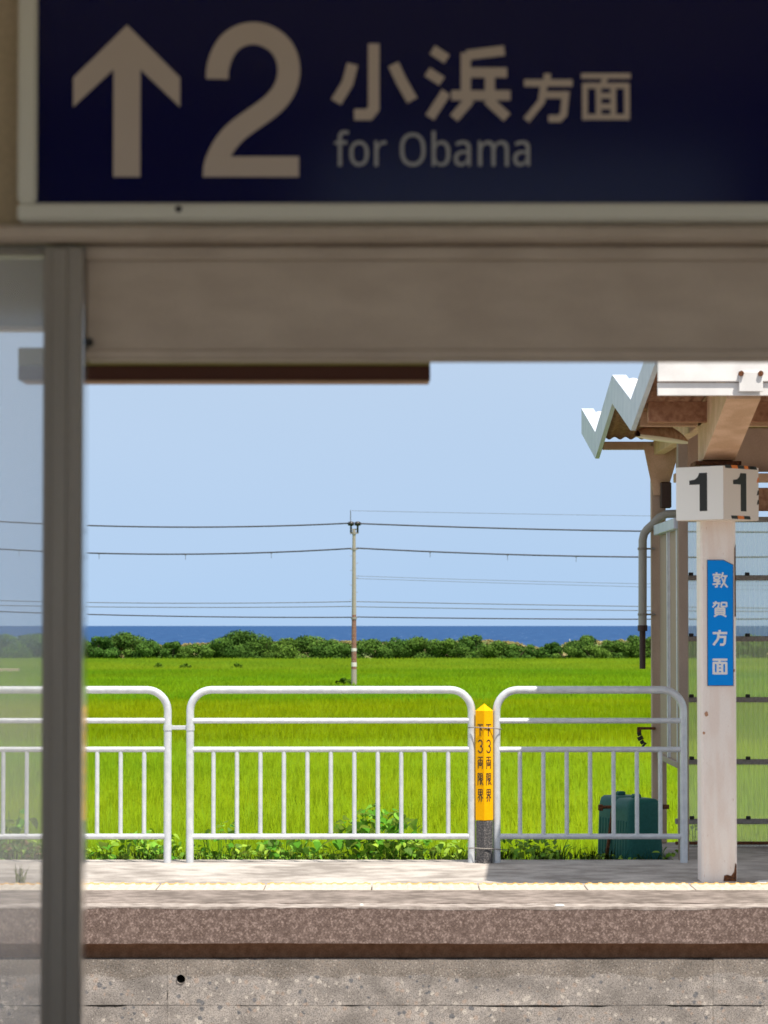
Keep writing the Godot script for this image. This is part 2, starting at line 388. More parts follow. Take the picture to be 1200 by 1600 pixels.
# ---------------------------------------------------------------- lettering
# brush-free block characters, strokes on a 100 x 100 grid, y down
const CHARS := {
	"小": [[50, 2, 50, 84, 44, 92, 26, 92], [24, 28, 18, 52, 4, 76], [74, 28, 84, 50, 97, 74]],
	"浜": [[8, 8, 25, 20], [2, 36, 19, 48], [5, 94, 24, 62], [92, 9, 48, 15], [47, 12, 47, 66], [47, 37, 95, 37], [75, 37, 75, 66], [30, 66, 99, 66], [52, 71, 33, 95], [72, 71, 95, 94]],
	"方": [[48, 2, 48, 20], [4, 21, 96, 21], [42, 21, 37, 58, 8, 96], [40, 45, 83, 45, 79, 84, 71, 93, 50, 93]],
	"面": [[3, 7, 97, 7], [50, 7, 44, 26], [10, 22, 10, 98], [90, 22, 90, 98], [10, 27, 90, 27], [10, 92, 90, 92], [36, 27, 36, 92], [64, 27, 64, 92], [36, 48, 64, 48], [36, 70, 64, 70]],
	"敦": [[28, 1, 28, 15], [3, 16, 55, 16], [13, 28, 45, 28], [13, 27, 13, 45], [45, 27, 45, 45], [13, 45, 45, 45], [8, 56, 48, 56, 31, 68], [31, 66, 31, 90, 18, 93], [3, 76, 55, 72], [70, 2, 56, 38], [62, 25, 97, 25], [86, 25, 78, 60, 54, 96], [64, 40, 75, 68, 98, 96]],
	"賀": [[5, 14, 44, 14, 41, 36, 32, 38], [24, 2, 20, 22, 3, 40], [58, 11, 93, 11], [59, 10, 59, 38], [92, 10, 92, 38], [59, 35, 92, 35], [21, 46, 79, 46], [21, 45, 21, 84], [79, 45, 79, 84], [21, 58, 79, 58], [21, 71, 79, 71], [21, 83, 79, 83], [36, 84, 12, 98], [62, 84, 90, 98]],
	"下": [[3, 9, 97, 9], [46, 9, 46, 97], [50, 32, 82, 54]],
	"両": [[4, 8, 96, 8], [13, 28, 13, 97], [13, 30, 87, 30], [87, 28, 87, 90, 76, 95], [50, 8, 50, 72], [31, 46, 31, 72], [69, 46, 69, 72], [31, 71, 69, 71]],
	"限": [[9, 4, 9, 98], [9, 8, 34, 8, 25, 34, 35, 54, 20, 62], [49, 8, 88, 8], [86, 8, 86, 44], [49, 26, 86, 26], [49, 44, 86, 44], [50, 8, 50, 92, 68, 82], [92, 50, 70, 66], [58, 46, 74, 74, 98, 95]],
	"界": [[15, 5, 85, 5], [16, 5, 16, 46], [84, 5, 84, 46], [16, 25, 84, 25], [16, 45, 84, 45], [50, 5, 50, 45], [48, 48, 5, 72], [52, 48, 95, 72], [37, 64, 35, 82, 18, 98], [66, 64, 66, 98]],
	"3": [[18, 18, 30, 6, 50, 2, 70, 6, 82, 18, 82, 32, 70, 44, 48, 48], [48, 48, 72, 52, 86, 64, 86, 80, 72, 93, 50, 98, 28, 93, 14, 80]],
}

# character in a box of size wd x ht (metres) centred on the origin of xf, facing +z, proud by dep
func glyph(st: SurfaceTool, ch: String, wd: float, ht: float, stroke: float, dep: float, xf: Transform3D) -> void:
	var k := 0
	for s in CHARS[ch]:
		var line := PackedVector2Array()
		for i in range(0, s.size(), 2):
			line.append(Vector2((s[i] / 100.0 - 0.5) * wd, (0.5 - s[i + 1] / 100.0) * ht))
		for p in Geometry2D.offset_polyline(line, stroke * 0.5, Geometry2D.JOIN_MITER, Geometry2D.END_BUTT):
			prism(st, p, -0.0005, dep + 0.0001 * k, xf)
		k += 1

func ribbon(st: SurfaceTool, line: PackedVector2Array, wdt: float, z0: float, z1: float, xf := Transform3D()) -> void:
	for p in Geometry2D.offset_polyline(line, wdt * 0.5, Geometry2D.JOIN_ROUND, Geometry2D.END_BUTT):
		prism(st, p, z0, z1, xf)

const ONE := [[0.56, 0.0], [1.0, 0.0], [1.0, 1.0], [0.58, 1.0], [0.58, 0.30], [0.0, 0.30], [0.0, 0.19], [0.30, 0.17], [0.48, 0.10]]

# ---------------------------------------------------------------- the scene
func _ready() -> void:
	rng.seed = 20240817
	# camera: long lens held at eye height in the concourse, tipped up a little
	var cam := Camera3D.new()
	cam.name = "camera"
	add_child(cam)
	cam.position = Vector3(0, 1.5, 0)
	cam.rotation_degrees = Vector3(2.2035, 0, 0)
	var att := CameraAttributesPhysical.new()
	att.frustum_focal_length = 69.0
	att.frustum_near = 0.05
	att.frustum_far = 60000.0
	att.frustum_focus_distance = 28.0
	att.exposure_aperture = 4.6
	cam.attributes = att
	cam.fov = 19.731
	cam.near = 0.05
	cam.far = 60000.0
	cam.current = true
	# sky
	var env := Environment.new()
	env.background_mode = Environment.BG_SKY
	env.tonemap_mode = Environment.TONE_MAPPER_LINEAR
	env.tonemap_exposure = 1.35
	env.sdfgi_enabled = true
	env.ssao_enabled = true
	env.ssil_enabled = true
	var sm := ProceduralSkyMaterial.new()
	sm.sky_top_color = lin(0.53, 0.555, 0.60)
	sm.sky_horizon_color = lin(0.315, 0.455, 0.645)
	sm.sky_curve = 0.16
	sm.ground_bottom_color = lin(0.315, 0.455, 0.645)
	sm.ground_horizon_color = lin(0.315, 0.455, 0.645)
	sm.ground_curve = 0.02
	sm.sun_angle_max = 1.0
	var cl := FastNoiseLite.new()
	cl.seed = 8; cl.frequency = 0.006; cl.fractal_octaves = 5
	var cn := cl.get_seamless_image(1024, 512)
	cn.convert(Image.FORMAT_L8)
	var cover := Image.create_empty(1024, 512, false, Image.FORMAT_RGBA8)
	for y in 512:
		for x in 1024:
			var v := clampf((cn.get_pixel(x, (y * 3) % 512).r - 0.42) * 0.9, 0.0, 0.35)
			cover.set_pixel(x, y, Color(0.30, 0.27, 0.24, v))
	sm.sky_cover = ImageTexture.create_from_image(cover)
	var sky := Sky.new()
	sky.sky_material = sm
	env.sky = sky
	var we := WorldEnvironment.new()
	we.name = "world_environment"
	we.environment = env
	add_child(we)
	# summer sun, high, behind the camera and to the right
	var sun := DirectionalLight3D.new()
	sun.name = "sun"
	add_child(sun)
	sun.basis = Basis.looking_at(Vector3(-0.284, -1.0, -0.45).normalized(), Vector3.UP)
	sun.light_energy = 1.5
	sun.light_color = Color(1.0, 0.96, 0.90)
	sun.light_angular_distance = 0.5
	sun.shadow_enabled = true

	make_materials()
	make_land()
	make_far_platform()
	make_concourse()
	make_sign()
	make_shelter()
	make_railings()
	make_utility_pole()
	make_trees()
	make_rice()
	make_weeds()

# ---------------------------------------------------------------- land and water
func sheet(st: SurfaceTool, x0: float, x1: float, z0: float, z1: float, y: float) -> void:
	quad(st, Vector3(x0, y, z1), Vector3(x0, y, z0), Vector3(x1, y, z0), Vector3(x1, y, z1))

func make_land() -> void:
	var g := setting("ground")
	var st := begin()
	sheet(st, -400, 400, -276, 300, -2.12)
	part("surface", st, M.field_soil, g)
	# forecourt behind the building, made pale to bounce sun into the concourse
	var fc := setting("forecourt")
	st = begin()
	bx(st, Vector3(0, -0.6, 32), Vector3(120, 1.1, 60.6))
	part("paving", st, M.pale_concrete, fc)
	# track bed between the platforms
	var tb := setting("track_bed")
	st = begin()
	bx(st, Vector3(0, -1.65, -12.4), Vector3(60, 0.9, 7.3))
	part("ballast", st, M.ballast, tb)
	# bank that falls from the far platform to the paddies
	var em := setting("embankment")
	st = begin(1)
	for i in 60:
		var x0 := -30.0 + i
		var prof := [Vector2(-18.96, -0.10), Vector2(-19.5, -0.14), Vector2(-20.2, -0.35), Vector2(-22.0, -1.3), Vector2(-24.0, -2.0), Vector2(-26.0, -2.2)]
		for j in prof.size() - 1:
			var a: Vector2 = prof[j]; var b: Vector2 = prof[j + 1]
			quad(st, Vector3(x0, a.y, a.x), Vector3(x0, b.y, b.x), Vector3(x0 + 1, b.y, b.x), Vector3(x0 + 1, a.y, a.x))
	part("slope", st, M.embankment_soil, em)
	# dune with dry grass behind the trees
	var keys := [-80.0, -0.3, -37.0, -0.3, -30.0, -0.35, -21.5, -0.25, -18.5, -0.10, -14.0, -0.10, -9.0, 0.15, -7.0, 0.25, -3.0, 0.10, 2.0, 0.0, 6.5, 0.10, 10.5, 0.2, 13.0, 0.0, 14.5, -0.45, 16.8, -0.5, 18.5, 0.10, 21.0, 0.15, 25.0, 0.25, 40.0, 0.2, 80.0, 0.2]
	var crest := func(x: float) -> float:
		for i in range(0, keys.size() - 2, 2):
			if x <= keys[i + 2]:
				return lerpf(keys[i + 1], keys[i + 3], clampf((x - keys[i]) / (keys[i + 2] - keys[i]), 0, 1))
		return 0.2
	var dn := FastNoiseLite.new(); dn.seed = 4; dn.frequency = 0.35
	var du := setting("dune")
	st = begin(1)
	var nx := 240
	var zs := [-280.0, -282.0, -284.0, -286.0, -288.0, -290.0, -292.0, -295.0, -300.0, -310.0]
	var share := [0.0, 0.3, 0.6, 0.85, 0.96, 1.0, 0.97, 0.8, 0.4, 0.0]
	var H := func(i: int, j: int) -> Vector3:
		var x := -80.0 + 160.0 * i / nx
		var low: float = -2.2 if zs[j] > -290.0 else -6.6
		var top: float = crest.call(x) - 0.22 + 0.16 * dn.get_noise_2d(x * 2.2, zs[j])
		return Vector3(x, lerpf(low, top, share[j]), zs[j])
	for i in nx:
		for j in zs.size() - 1:
			quad(st, H.call(i, j), H.call(i, j + 1), H.call(i + 1, j + 1), H.call(i + 1, j))
	part("slope", st, M.dune_cover, du)
	var be := setting("beach")
	st = begin()
	quad(st, Vector3(-400, -6.4, -305), Vector3(-400, -7.6, -350), Vector3(400, -7.6, -350), Vector3(400, -6.4, -305))
	part("surface", st, M.sand, be)
	var se := setting("sea")
	st = begin()
	quad(st, Vector3(-16000, -7.5, -340), Vector3(-16000, -7.5, -40000), Vector3(16000, -7.5, -40000), Vector3(16000, -7.5, -340))
	part("surface", st, M.sea_water, se)
	# farm track seen through the side pane
	var pa := setting("path")
	st = begin()
	bx(st, Vector3(-31.5, -1.72, -196.0), Vector3(14.5, 0.7, 1.0))
	part("surface", st, M.sand, pa)
	var gm := crown_mesh(0.20, 0.22, 0.2, 60, Vector3(0.22, 0.21, 0.07), Vector3(0.46, 0.385, 0.18))
	var mm := MultiMesh.new()
	mm.transform_format = MultiMesh.TRANSFORM_3D
	mm.mesh = gm
	mm.instance_count = 2200
	for i in 2200:
		var x := rnd(-48, 48)
		var z := rnd(-292.5, -284.0)
		var j := 0
		while j < zs.size() - 2 and zs[j + 1] > z: j += 1
		var f: float = lerpf(share[j], share[j + 1], (z - zs[j]) / (zs[j + 1] - zs[j]))
		var y := lerpf(-2.2 if z > -290.0 else -6.6, crest.call(x) - 0.22, f)
		mm.set_instance_transform(i, Transform3D(Basis(Vector3.UP, rnd(0, TAU)).scaled(Vector3(1, rnd(0.5, 1.1), 1)), Vector3(x, y - 0.08, z)))
	var mi := MultiMeshInstance3D.new()
	mi.name = "dune_grass"
	mi.multimesh = mm
	mi.material_override = M.tree_leaf
	mi.set_meta("kind", "stuff")
	mi.set_meta("label", "dry tan grass covering the dune behind the coastal trees")
	mi.set_meta("category", "grass")
	add_child(mi)
	# white stake on the dune
	var o := thing("marker_stake", "thin white stake standing on the dune beside a round bush", "stake", Vector3(17.9, -0.45, -284.0))
	st = begin()
	tube(st, [Vector3(0, -0.4, 0), Vector3(0, 0.62, 0)], 0.045, 8)
	part("stake", st, M.pole_white, o)

# ---------------------------------------------------------------- far platform
func make_far_platform() -> void:
	var p := setting("far_platform")
	# paved top, behind the tactile strip; a lobe under the shelter goes further back
	var st := begin()
	bx(st, Vector3(0, -0.58, -18.02), Vector3(60, 1.156, 1.88), 0.01)
	part("paving", st, M.platform_concrete, p)
	st = begin()
	bx(st, Vector3(4.45, -0.585, -19.74), Vector3(5.2, 1.16, 1.56), 0.01)
	part("paving", st, M.platform_concrete, p)
	# tactile tiles
	var tile := begin()
	bx(tile, Vector3(0, -0.02, 0), Vector3(0.605, 0.046, 0.364), 0.003)
	for i in 10:
		for j in 6:
			lathe(tile, [Vector2(0.0001, 0.0085), Vector2(0.010, 0.0085), Vector2(0.016, 0.0025)], Vector3(-0.27 + i * 0.06, 0, -0.15 + j * 0.06), 8)
	var tm := finish(tile)
	var strip := begin()
	bx(strip, Vector3(0, 0.0035, -0.166), Vector3(0.598, 0.008, 0.028), 0.002)
	for i in 10:
		lathe(strip, [Vector2(0.0001, 0.013), Vector2(0.010, 0.013), Vector2(0.016, 0.007)], Vector3(-0.27 + i * 0.06, 0, -0.166), 8)
	var sm := finish(strip)
	for i in 16:
		var t := part_mesh("tile", tm, M.tactile_pale, p, Vector3(1.152 + 0.3055 + (i - 12) * 0.611, 0.003 + rnd(-0.0015, 0.0015), -16.895))
		part_mesh("yellow_edge", sm, M.tactile_yellow, t)
	for sgn in [-1, 1]:
		var rest := begin()
		bx(rest, Vector3(-18.6 if sgn < 0 else 17.2, -0.02, -16.895), Vector3(24.2 if sgn < 0 else 25.8, 0.046, 0.364), 0.003)
		part("tactile_strip", rest, M.tactile_pale, p)
	# margin and coping slabs with a washed-aggregate face
	var joints := [-30.0, -9.0, -2.9, 3.2, 9.3, 30.0]
	for i in joints.size() - 1:
		var x0: float = joints[i]; var x1: float = joints[i + 1]
		var s := begin()
		prism(s, jagged(x0 + 0.003, x1 - 0.003, -0.196, -0.003, 0.004, 0.006), -16.26, -15.76)
		var c := part("coping_slab", s, M.aggregate, p)
		s = begin()
		bx(s, Vector3((x0 + x1) / 2, 0.0015, -16.335), Vector3(x1 - x0 - 0.006, 0.008, 0.74), 0.003)
		part("cement_topping", s, M.edge_concrete, c)
		s = begin()
		prism(s, jagged(x0 + 0.004, x1 - 0.004, -0.016, 0.002, 0.012, 0.005), -15.96, -15.7585)
		part("worn_nosing", s, M.nosing, c)
	s_core(p)
	# white chips on the edge
	for c in [[0.938, -15.80, 0.03], [-0.12, -15.82, 0.012]]:
		var s := begin()
		lathe(s, [Vector2(0.0001, 0.010), Vector2(c[2] * 0.6, 0.009), Vector2(c[2], 0.0)], Vector3(c[0], 0.003, c[1]), 9)
		part("white_chip", s, M.pole_white, p)
	# white painted patch by the column
	var s2 := begin()
	prism(s2, PackedVector2Array([Vector2(2.16, 17.22), Vector2(2.5, 17.18), Vector2(2.56, 17.34), Vector2(2.3, 17.42), Vector2(2.2, 17.36)]), 0.0, 0.003, Transform3D(Basis(Vector3(1, 0, 0), Vector3(0, 0, -1), Vector3(0, 1, 0)), Vector3(0, 0, 0)))
	part("paint_patch", s2, M.plate_white, p)
	# old cast wall below, in two courses of blocks
	var bj := [-30.0, -6.98, -4.07, -1.155, 1.756, 4.67, 30.0]
	for i in bj.size() - 1:
		var x0: float = bj[i]; var x1: float = bj[i + 1]
		var n := 0.0015
		var up := jagged(x0 + n / 2, x1 - n / 2, -0.526, -0.283, 0.003, 0.004)
		if i == 3:
			var hole := CSGPolygon3D.new()
			hole.name = "wall_block"
			hole.polygon = up
			hole.depth = 0.5
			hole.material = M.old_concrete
			p.add_child(hole, true)
			hole.position = Vector3(0, 0, -15.795)
			var cyl := CSGCylinder3D.new()
			cyl.name = "drain_hole"
			cyl.radius = 0.024; cyl.height = 0.5; cyl.sides = 20
			cyl.operation = CSGShape3D.OPERATION_SUBTRACTION
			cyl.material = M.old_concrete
			hole.add_child(cyl, true)
			cyl.rotation_degrees = Vector3(90, 0, 0)
			cyl.position = Vector3(-1.084, -0.386, -0.05)
		else:
			st = begin()
			prism(st, up, -16.295, -15.795)
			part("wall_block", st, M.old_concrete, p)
		st = begin()
		prism(st, jagged(x0 + n / 2, x1 - n / 2, -1.12, -0.5275, 0.0, 0.009), -16.295, -15.793 + rnd(-0.001, 0.001))
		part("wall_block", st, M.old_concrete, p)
	for v in [[-1.155, -0.470, 0.004, 0.042], [0.915, -0.5275, 0.055, 0.006], [1.99, -0.5275, 0.05, 0.006]]:
		st = begin()
		bx(st, Vector3(v[0], v[1], -15.7935), Vector3(v[2], v[3], 0.004))
		part("slot_shade", st, M.black_rubber, p)  # black pieces stand in for the shade inside open slots and a joint
	var ring := begin()
	tube(ring, [Vector3(-1.084, -0.386, -15.805), Vector3(-1.084, -0.386, -15.789)], 0.0245, 16, false)
	part("drain_rim", ring, M.pipe_grey, p)

# a long block's front outline with a worn, uneven top (down by up to td) and bottom (by up to bd)
func jagged(x0: float, x1: float, y0: float, y1: float, bd: float, td: float) -> PackedVector2Array:
	var o := PackedVector2Array()
	var wide := x1 - x0 > 8.0
	var n := 8 if wide else int((x1 - x0) / 0.035)
	var nz := FastNoiseLite.new(); nz.seed = int(x0 * 31 + y1 * 97); nz.frequency = 1.6; nz.fractal_octaves = 3
	for i in n + 1:
		var x := lerpf(x0, x1, float(i) / n)
		o.append(Vector2(x, y0 + bd * clampf(0.5 + nz.get_noise_1d(x) * 1.2 + rnd(-0.3, 0.3), 0, 1)))
	for i in n + 1:
		var x := lerpf(x1, x0, float(i) / n)
		o.append(Vector2(x, y1 - td * clampf(nz.get_noise_1d(x + 50.0) * 2.2 + rnd(-0.25, 0.25), 0, 1)))
	return o

func s_core(p: Node3D) -> void:
	# earth core seen only as the dark gap under the coping
	var s := begin()
	bx(s, Vector3(0, -0.62, -16.9), Vector3(60, 1.04, 0.9))
	bx(s, Vector3(0, -0.2405, -16.12), Vector3(59.9, 0.080, 0.5))
	part("core", s, M.gap_soil, p)

# ---------------------------------------------------------------- the near station building
func make_concourse() -> void:
	var np := setting("near_platform")
	var st := begin()
	bx(st, Vector3(0, -0.6, -3.55), Vector3(60, 1.19, 10.5), 0.01)
	part("paving", st, M.edge_concrete, np)
	var b := thing("station_building", "dim concourse with beige header and dark door mullion framing the view", "building", Vector3(0, 0, 0))
	# door frame
	var hd := begin()
	bx(hd, Vector3(0.63, 2.183, -6.235), Vector3(2.522, 0.246, 0.07), 0.006)
	bx(hd, Vector3(0.63, 2.070, -6.194), Vector3(2.522, 0.022, 0.016), 0.004)
	bx(hd, Vector3(0.63, 2.284, -6.192), Vector3(2.522, 0.030, 0.020), 0.004)
	var h := part("header", hd, M.header_paint, b, "wide beige header panel over the doorway")
	var sc := begin()
	tube(sc, [Vector3(-0.622, 2.097, -6.20), Vector3(-0.622, 2.097, -6.190)], 0.009, 10)
	part("screw", sc, M.screw_dark, h)
	st = begin()
	bx(st, Vector3(0.2, 2.319, -6.165), Vector3(2.02 + 1.6, 0.036, 0.09), 0.008)
	part("ledge", st, M.header_paint, b)
	st = begin()
	bx(st, Vector3(-0.6725, 1.145, -6.20), Vector3(0.083, 2.298, 0.10), 0.004)
	var mu := part("mullion", st, M.bronze_aluminium, b, "dark bronze aluminium mullion at the doorway's edge")
	st = begin()
	bx(st, Vector3(-0.680, 1.145, -6.148), Vector3(0.030, 2.29, 0.008), 0.002)
	part("cover_strip", st, M.bronze_aluminium, mu)
	st = begin()
	bx(st, Vector3(-0.6300, 1.145, -6.20), Vector3(0.002, 2.28, 0.094))
	part("jamb_face", st, M.polished_aluminium, mu)
	st = begin()
	bx(st, Vector3(-1.105, 1.2, -6.21), Vector3(0.78, 2.18, 0.006))
	part("glass_pane", st, M.dusty_glass, b, "dusty side pane beside the doorway")
	st = begin()
	bx(st, Vector3(-1.12, 1.2, -6.245), Vector3(0.80, 2.18, 0.006))
	part("glass_pane", st, M.dusty_glass, b)
	for y in [0.06, 2.287]:
		st = begin()
		bx(st, Vector3(-1.105, y, -6.21), Vector3(0.776, 0.05 if y < 1 else 0.016, 0.06), 0.003)
		part("pane_rail", st, M.bronze_aluminium, b)
	# walls, ceiling, roof
	var wl := begin()
	bx(wl, Vector3(-2.1, 1.2, -6.26), Vector3(1.2, 2.2, 0.12))
	bx(wl, Vector3(2.3, 1.1, -6.26), Vector3(0.8, 2.2, 0.12))
	bx(wl, Vector3(0.0, 3.17, -6.27), Vector3(5.4, 1.66, 0.12))
	part("front_wall", wl, M.room_wall, b)
	for x in [-2.76, 2.76]:
		# side wall; its long window is added out of view to brighten the sign
		st = begin()
		bx(st, Vector3(x, 0.45, -2.3), Vector3(0.12, 0.9, 8.0))
		bx(st, Vector3(x, 3.35, -2.3), Vector3(0.12, 1.3, 8.0))
		bx(st, Vector3(x, 1.8, -6.05), Vector3(0.12, 1.8, 0.5))
		bx(st, Vector3(x, 1.8, 0.7), Vector3(0.12, 1.8, 2.0))
		part("side_wall", st, M.room_wall, b)
		st = begin()
		bx(st, Vector3(x, 1.8, -3.05), Vector3(0.006, 1.8, 5.5))
		part("added_window", st, M.window_glass, b)
	st = begin()
	bx(st, Vector3(-2.6, 1.5, 1.66), Vector3(0.2, 3.0, 0.12))
	bx(st, Vector3(2.6, 1.5, 1.66), Vector3(0.2, 3.0, 0.12))
	bx(st, Vector3(0, 3.15, 1.66), Vector3(5.4, 0.3, 0.12))
	bx(st, Vector3(-1.5, 3.505, 1.66), Vector3(2.4, 0.41, 0.12))
	bx(st, Vector3(2.16, 3.505, 1.66), Vector3(1.08, 0.41, 0.12))
	bx(st, Vector3(0, 3.855, 1.66), Vector3(5.4, 0.29, 0.12))
	part("rear_wall", st, M.room_wall, b)
	st = begin()
	bx(st, Vector3(0.66, 3.505, 1.66), Vector3(1.92, 0.41, 0.006))
	part("transom_pane", st, M.window_glass, b)
	st = begin()
	bx(st, Vector3(0, 4.08, -2.3), Vector3(5.8, 0.14, 8.3))
	part("ceiling", st, M.ceiling_paint, b)
	st = begin()
	bx(st, Vector3(0, 4.25, -2.3), Vector3(6.6, 0.16, 9.2))
	part("roof", st, M.roof_underside, b)
	# awning over the near platform
	var a := thing("platform_awning", "shaded grey eave board glimpsed through the dusty side pane", "awning", Vector3(0, 0, 0))
	st = begin()
	prism(st, PackedVector2Array([Vector2(6.34, 2.98), Vector2(8.5, 2.70), Vector2(8.5, 2.76), Vector2(6.34, 3.06)]), -6.0, 6.0, Transform3D(Basis(Vector3(0, 0, -1), Vector3(0, 1, 0), Vector3(1, 0, 0)), Vector3.ZERO))
	part("roof_board", st, M.eave_grey, a)
	st = begin()
	bx(st, Vector3(0, 2.525, -8.43), Vector3(12, 0.34, 0.05), 0.004)
	var fb := part("eave_board", st, M.eave_grey, a)
	st = begin()
	bx(st, Vector3(0, 2.349, -8.42), Vector3(12, 0.012, 0.075), 0.003)
	part("edge_trim", st, M.eave_trim, fb)
	for x in [-5.5, 5.5]:
		st = begin()
		bx(st, Vector3(x, 1.35, -8.2), Vector3(0.14, 2.72, 0.14), 0.01)
		part("post", st, M.taupe_paint, a)
	# brown box under the eave
	var bxo := thing("hanging_box", "long dark reddish-brown box hanging under the header against the sky", "box", Vector3(-0.436, 2.165, -8.05))
	st = begin()
	bx(st, Vector3(0, 0.022, 0), Vector3(1.124, 0.038, 0.09), 0.003)
	part("body", st, M.box_brown, bxo)
	st = begin()
	bx(st, Vector3(0, 0.0665, 0), Vector3(1.124, 0.051, 0.085), 0.003)
	part("upper_channel", st, M.box_olive, bxo)
	st = begin()
	bx(st, Vector3(0.004, 0.0005, 0), Vector3(1.11, 0.005, 0.096), 0.001)
	part("lip", st, M.tan_paint, bxo)
	for x in [-0.4, 0.4]:
		st = begin()
		tube(st, [Vector3(x, 0.09, 0), Vector3(x, 0.60, 0)], 0.008, 8)
		part("hanger", st, M.old_steel, bxo)

func make_sign() -> void:
	var s := thing("direction_sign", "navy blue hanging sign with a large arrow, a 2 and pale lettering", "sign", Vector3(0, 2.339, -6.1))
	# x -0.762 .. 1.70, y 0 .. 0.66 above the base, face at z = 0
	var st := begin()
	bx(st, Vector3(0.469, 0.33, -0.03), Vector3(2.44, 0.64, 0.05))
	part("panel", st, M.sign_navy, s)
	for f in [["frame_bar", Vector3(0.469, 0.019, -0.015), Vector3(2.462, 0.038, 0.07)], ["frame_bar", Vector3(0.469, 0.641, -0.015), Vector3(2.462, 0.038, 0.07)], ["frame_bar", Vector3(-0.742, 0.33, -0.015), Vector3(0.040, 0.584, 0.07)], ["frame_bar", Vector3(1.680, 0.33, -0.015), Vector3(0.040, 0.584, 0.07)]]:
		box_part(f[0], f[1], f[2], M.sign_frame, s, 0.007)
	st = begin()
	tube(st, [Vector3(-0.426, 0.024, 0.018), Vector3(-0.426, 0.024, 0.024)], 0.007, 12)
	part("screw", st, M.screw_dark, s)
	for x in [-0.4, 1.3]:
		st = begin()
		bx(st, Vector3(x, 0.985, -0.03), Vector3(0.05, 0.65, 0.012), 0.002)
		part("hanger", st, M.old_steel, s)
	var k := 0.001334   # metres per unit of the drawing; origin of the drawing at (600, 604) below
	var D := func(px: float, py: float) -> Vector2:
		return Vector2((px - 600.0) * k, (346.0 - py) * k)
	var ar := PackedVector2Array()
	for v in [[198, 36], [281, 119], [281, 165], [219, 106], [219, 275], [177, 275], [177, 106], [114, 165], [114, 119]]:
		ar.append(D.call(v[0], v[1]))
	st = begin()
	prism(st, ar, -0.006, -0.0035)
	part("arrow", st, M.sign_letter, s)
	var two := PackedVector2Array()
	var ctr := [[339, 121], [340, 104], [346, 84], [357, 66], [373, 54], [394, 49], [415, 53], [434, 65], [446, 82], [451, 103], [449, 124], [441, 143], [428, 159], [411, 173], [391, 187], [371, 202], [356, 218], [345, 235], [338, 252], [335, 266]]
	var curve := Curve2D.new()
	for i in ctr.size():
		var pv := Vector2(ctr[maxi(i - 1, 0)][0], ctr[maxi(i - 1, 0)][1]); var nx := Vector2(ctr[mini(i + 1, ctr.size() - 1)][0], ctr[mini(i + 1, ctr.size() - 1)][1])
		curve.add_point(Vector2(ctr[i][0], ctr[i][1]), (pv - nx) / 6.0, (nx - pv) / 6.0)
	for q in curve.tessellate(4, 2.0): two.append(D.call(q.x, q.y))
	st = begin()
	ribbon(st, two, 35 * k, -0.006, -0.0035)
	var bar := PackedVector2Array()
	for v in [[322, 243], [467, 243], [467, 275], [317, 275], [318, 258]]: bar.append(D.call(v[0], v[1]))
	prism(st, bar, -0.006, -0.0033)
	part("numeral", st, M.sign_letter, s)
	for g in [["小", 584, 125, 128, 124, 17.5], ["浜", 732, 127, 134, 124, 15.5], ["方", 857, 150, 82, 78, 11], ["面", 947, 149, 82, 76, 8.5]]:
		st = begin()
		var c: Vector2 = D.call(g[1], g[2])
		glyph(st, g[0], g[3] * k, g[4] * k, g[5] * k, 0.0025, Transform3D(Basis(), Vector3(c.x, c.y, -0.006)))
		part("character", st, M.sign_letter, s)
	var tm := TextMesh.new()
	var font := SystemFont.new()
	font.font_names = PackedStringArray(["Droid Sans"])
	tm.font = font
	tm.text = "for Obama"
	tm.font_size = 48
	tm.pixel_size = 0.001
	tm.depth = 0.002
	var ab := tm.get_aabb()
	var o := part_mesh("lettering", tm, M.sign_letter_small, s)
	var sx := 306.0 * k / ab.size.x
	var sy := 56.0 * k / ab.size.y
	o.scale = Vector3(sx, sy, 1)
	var c2: Vector2 = D.call(675, 230)
	o.position = Vector3(c2.x - ab.get_center().x * sx, c2.y - ab.get_center().y * sy, -0.0045)

# ---------------------------------------------------------------- far shelter
const XL := 1.478
func roof_y(z: float) -> float:
	# folded roof: ridges at z 16.1, 19.0, 22.0; valleys 17.63, 20.57 (distance from the camera line)
	var ks := [16.02, 3.10, 17.60, 2.84, 19.03, 3.11, 20.57, 2.84, 22.0, 3.11]
	for i in range(0, ks.size() - 2, 2):
		if z <= ks[i + 2]:
			return lerpf(ks[i + 1], ks[i + 3], (z - ks[i]) / (ks[i + 2] - ks[i]))
	return 3.11

func corrugated(st: SurfaceTool, x0: float, x1: float, z0: float, z1: float, dy: float, amp: float, wl: float) -> void:
	st.set_smooth_group(1)
	var n := int((x1 - x0) / wl * 8)
	for i in n:
		var xa := x0 + (x1 - x0) * i / n; var xb := x0 + (x1 - x0) * (i + 1) / n
		var ya := amp * sin(xa / wl * TAU) + dy; var yb := amp * sin(xb / wl * TAU) + dy
		quad(st, Vector3(xa, roof_y(z0) + ya, -z0), Vector3(xa, roof_y(z1) + ya, -z1), Vector3(xb, roof_y(z1) + yb, -z1), Vector3(xb, roof_y(z0) + yb, -z0))

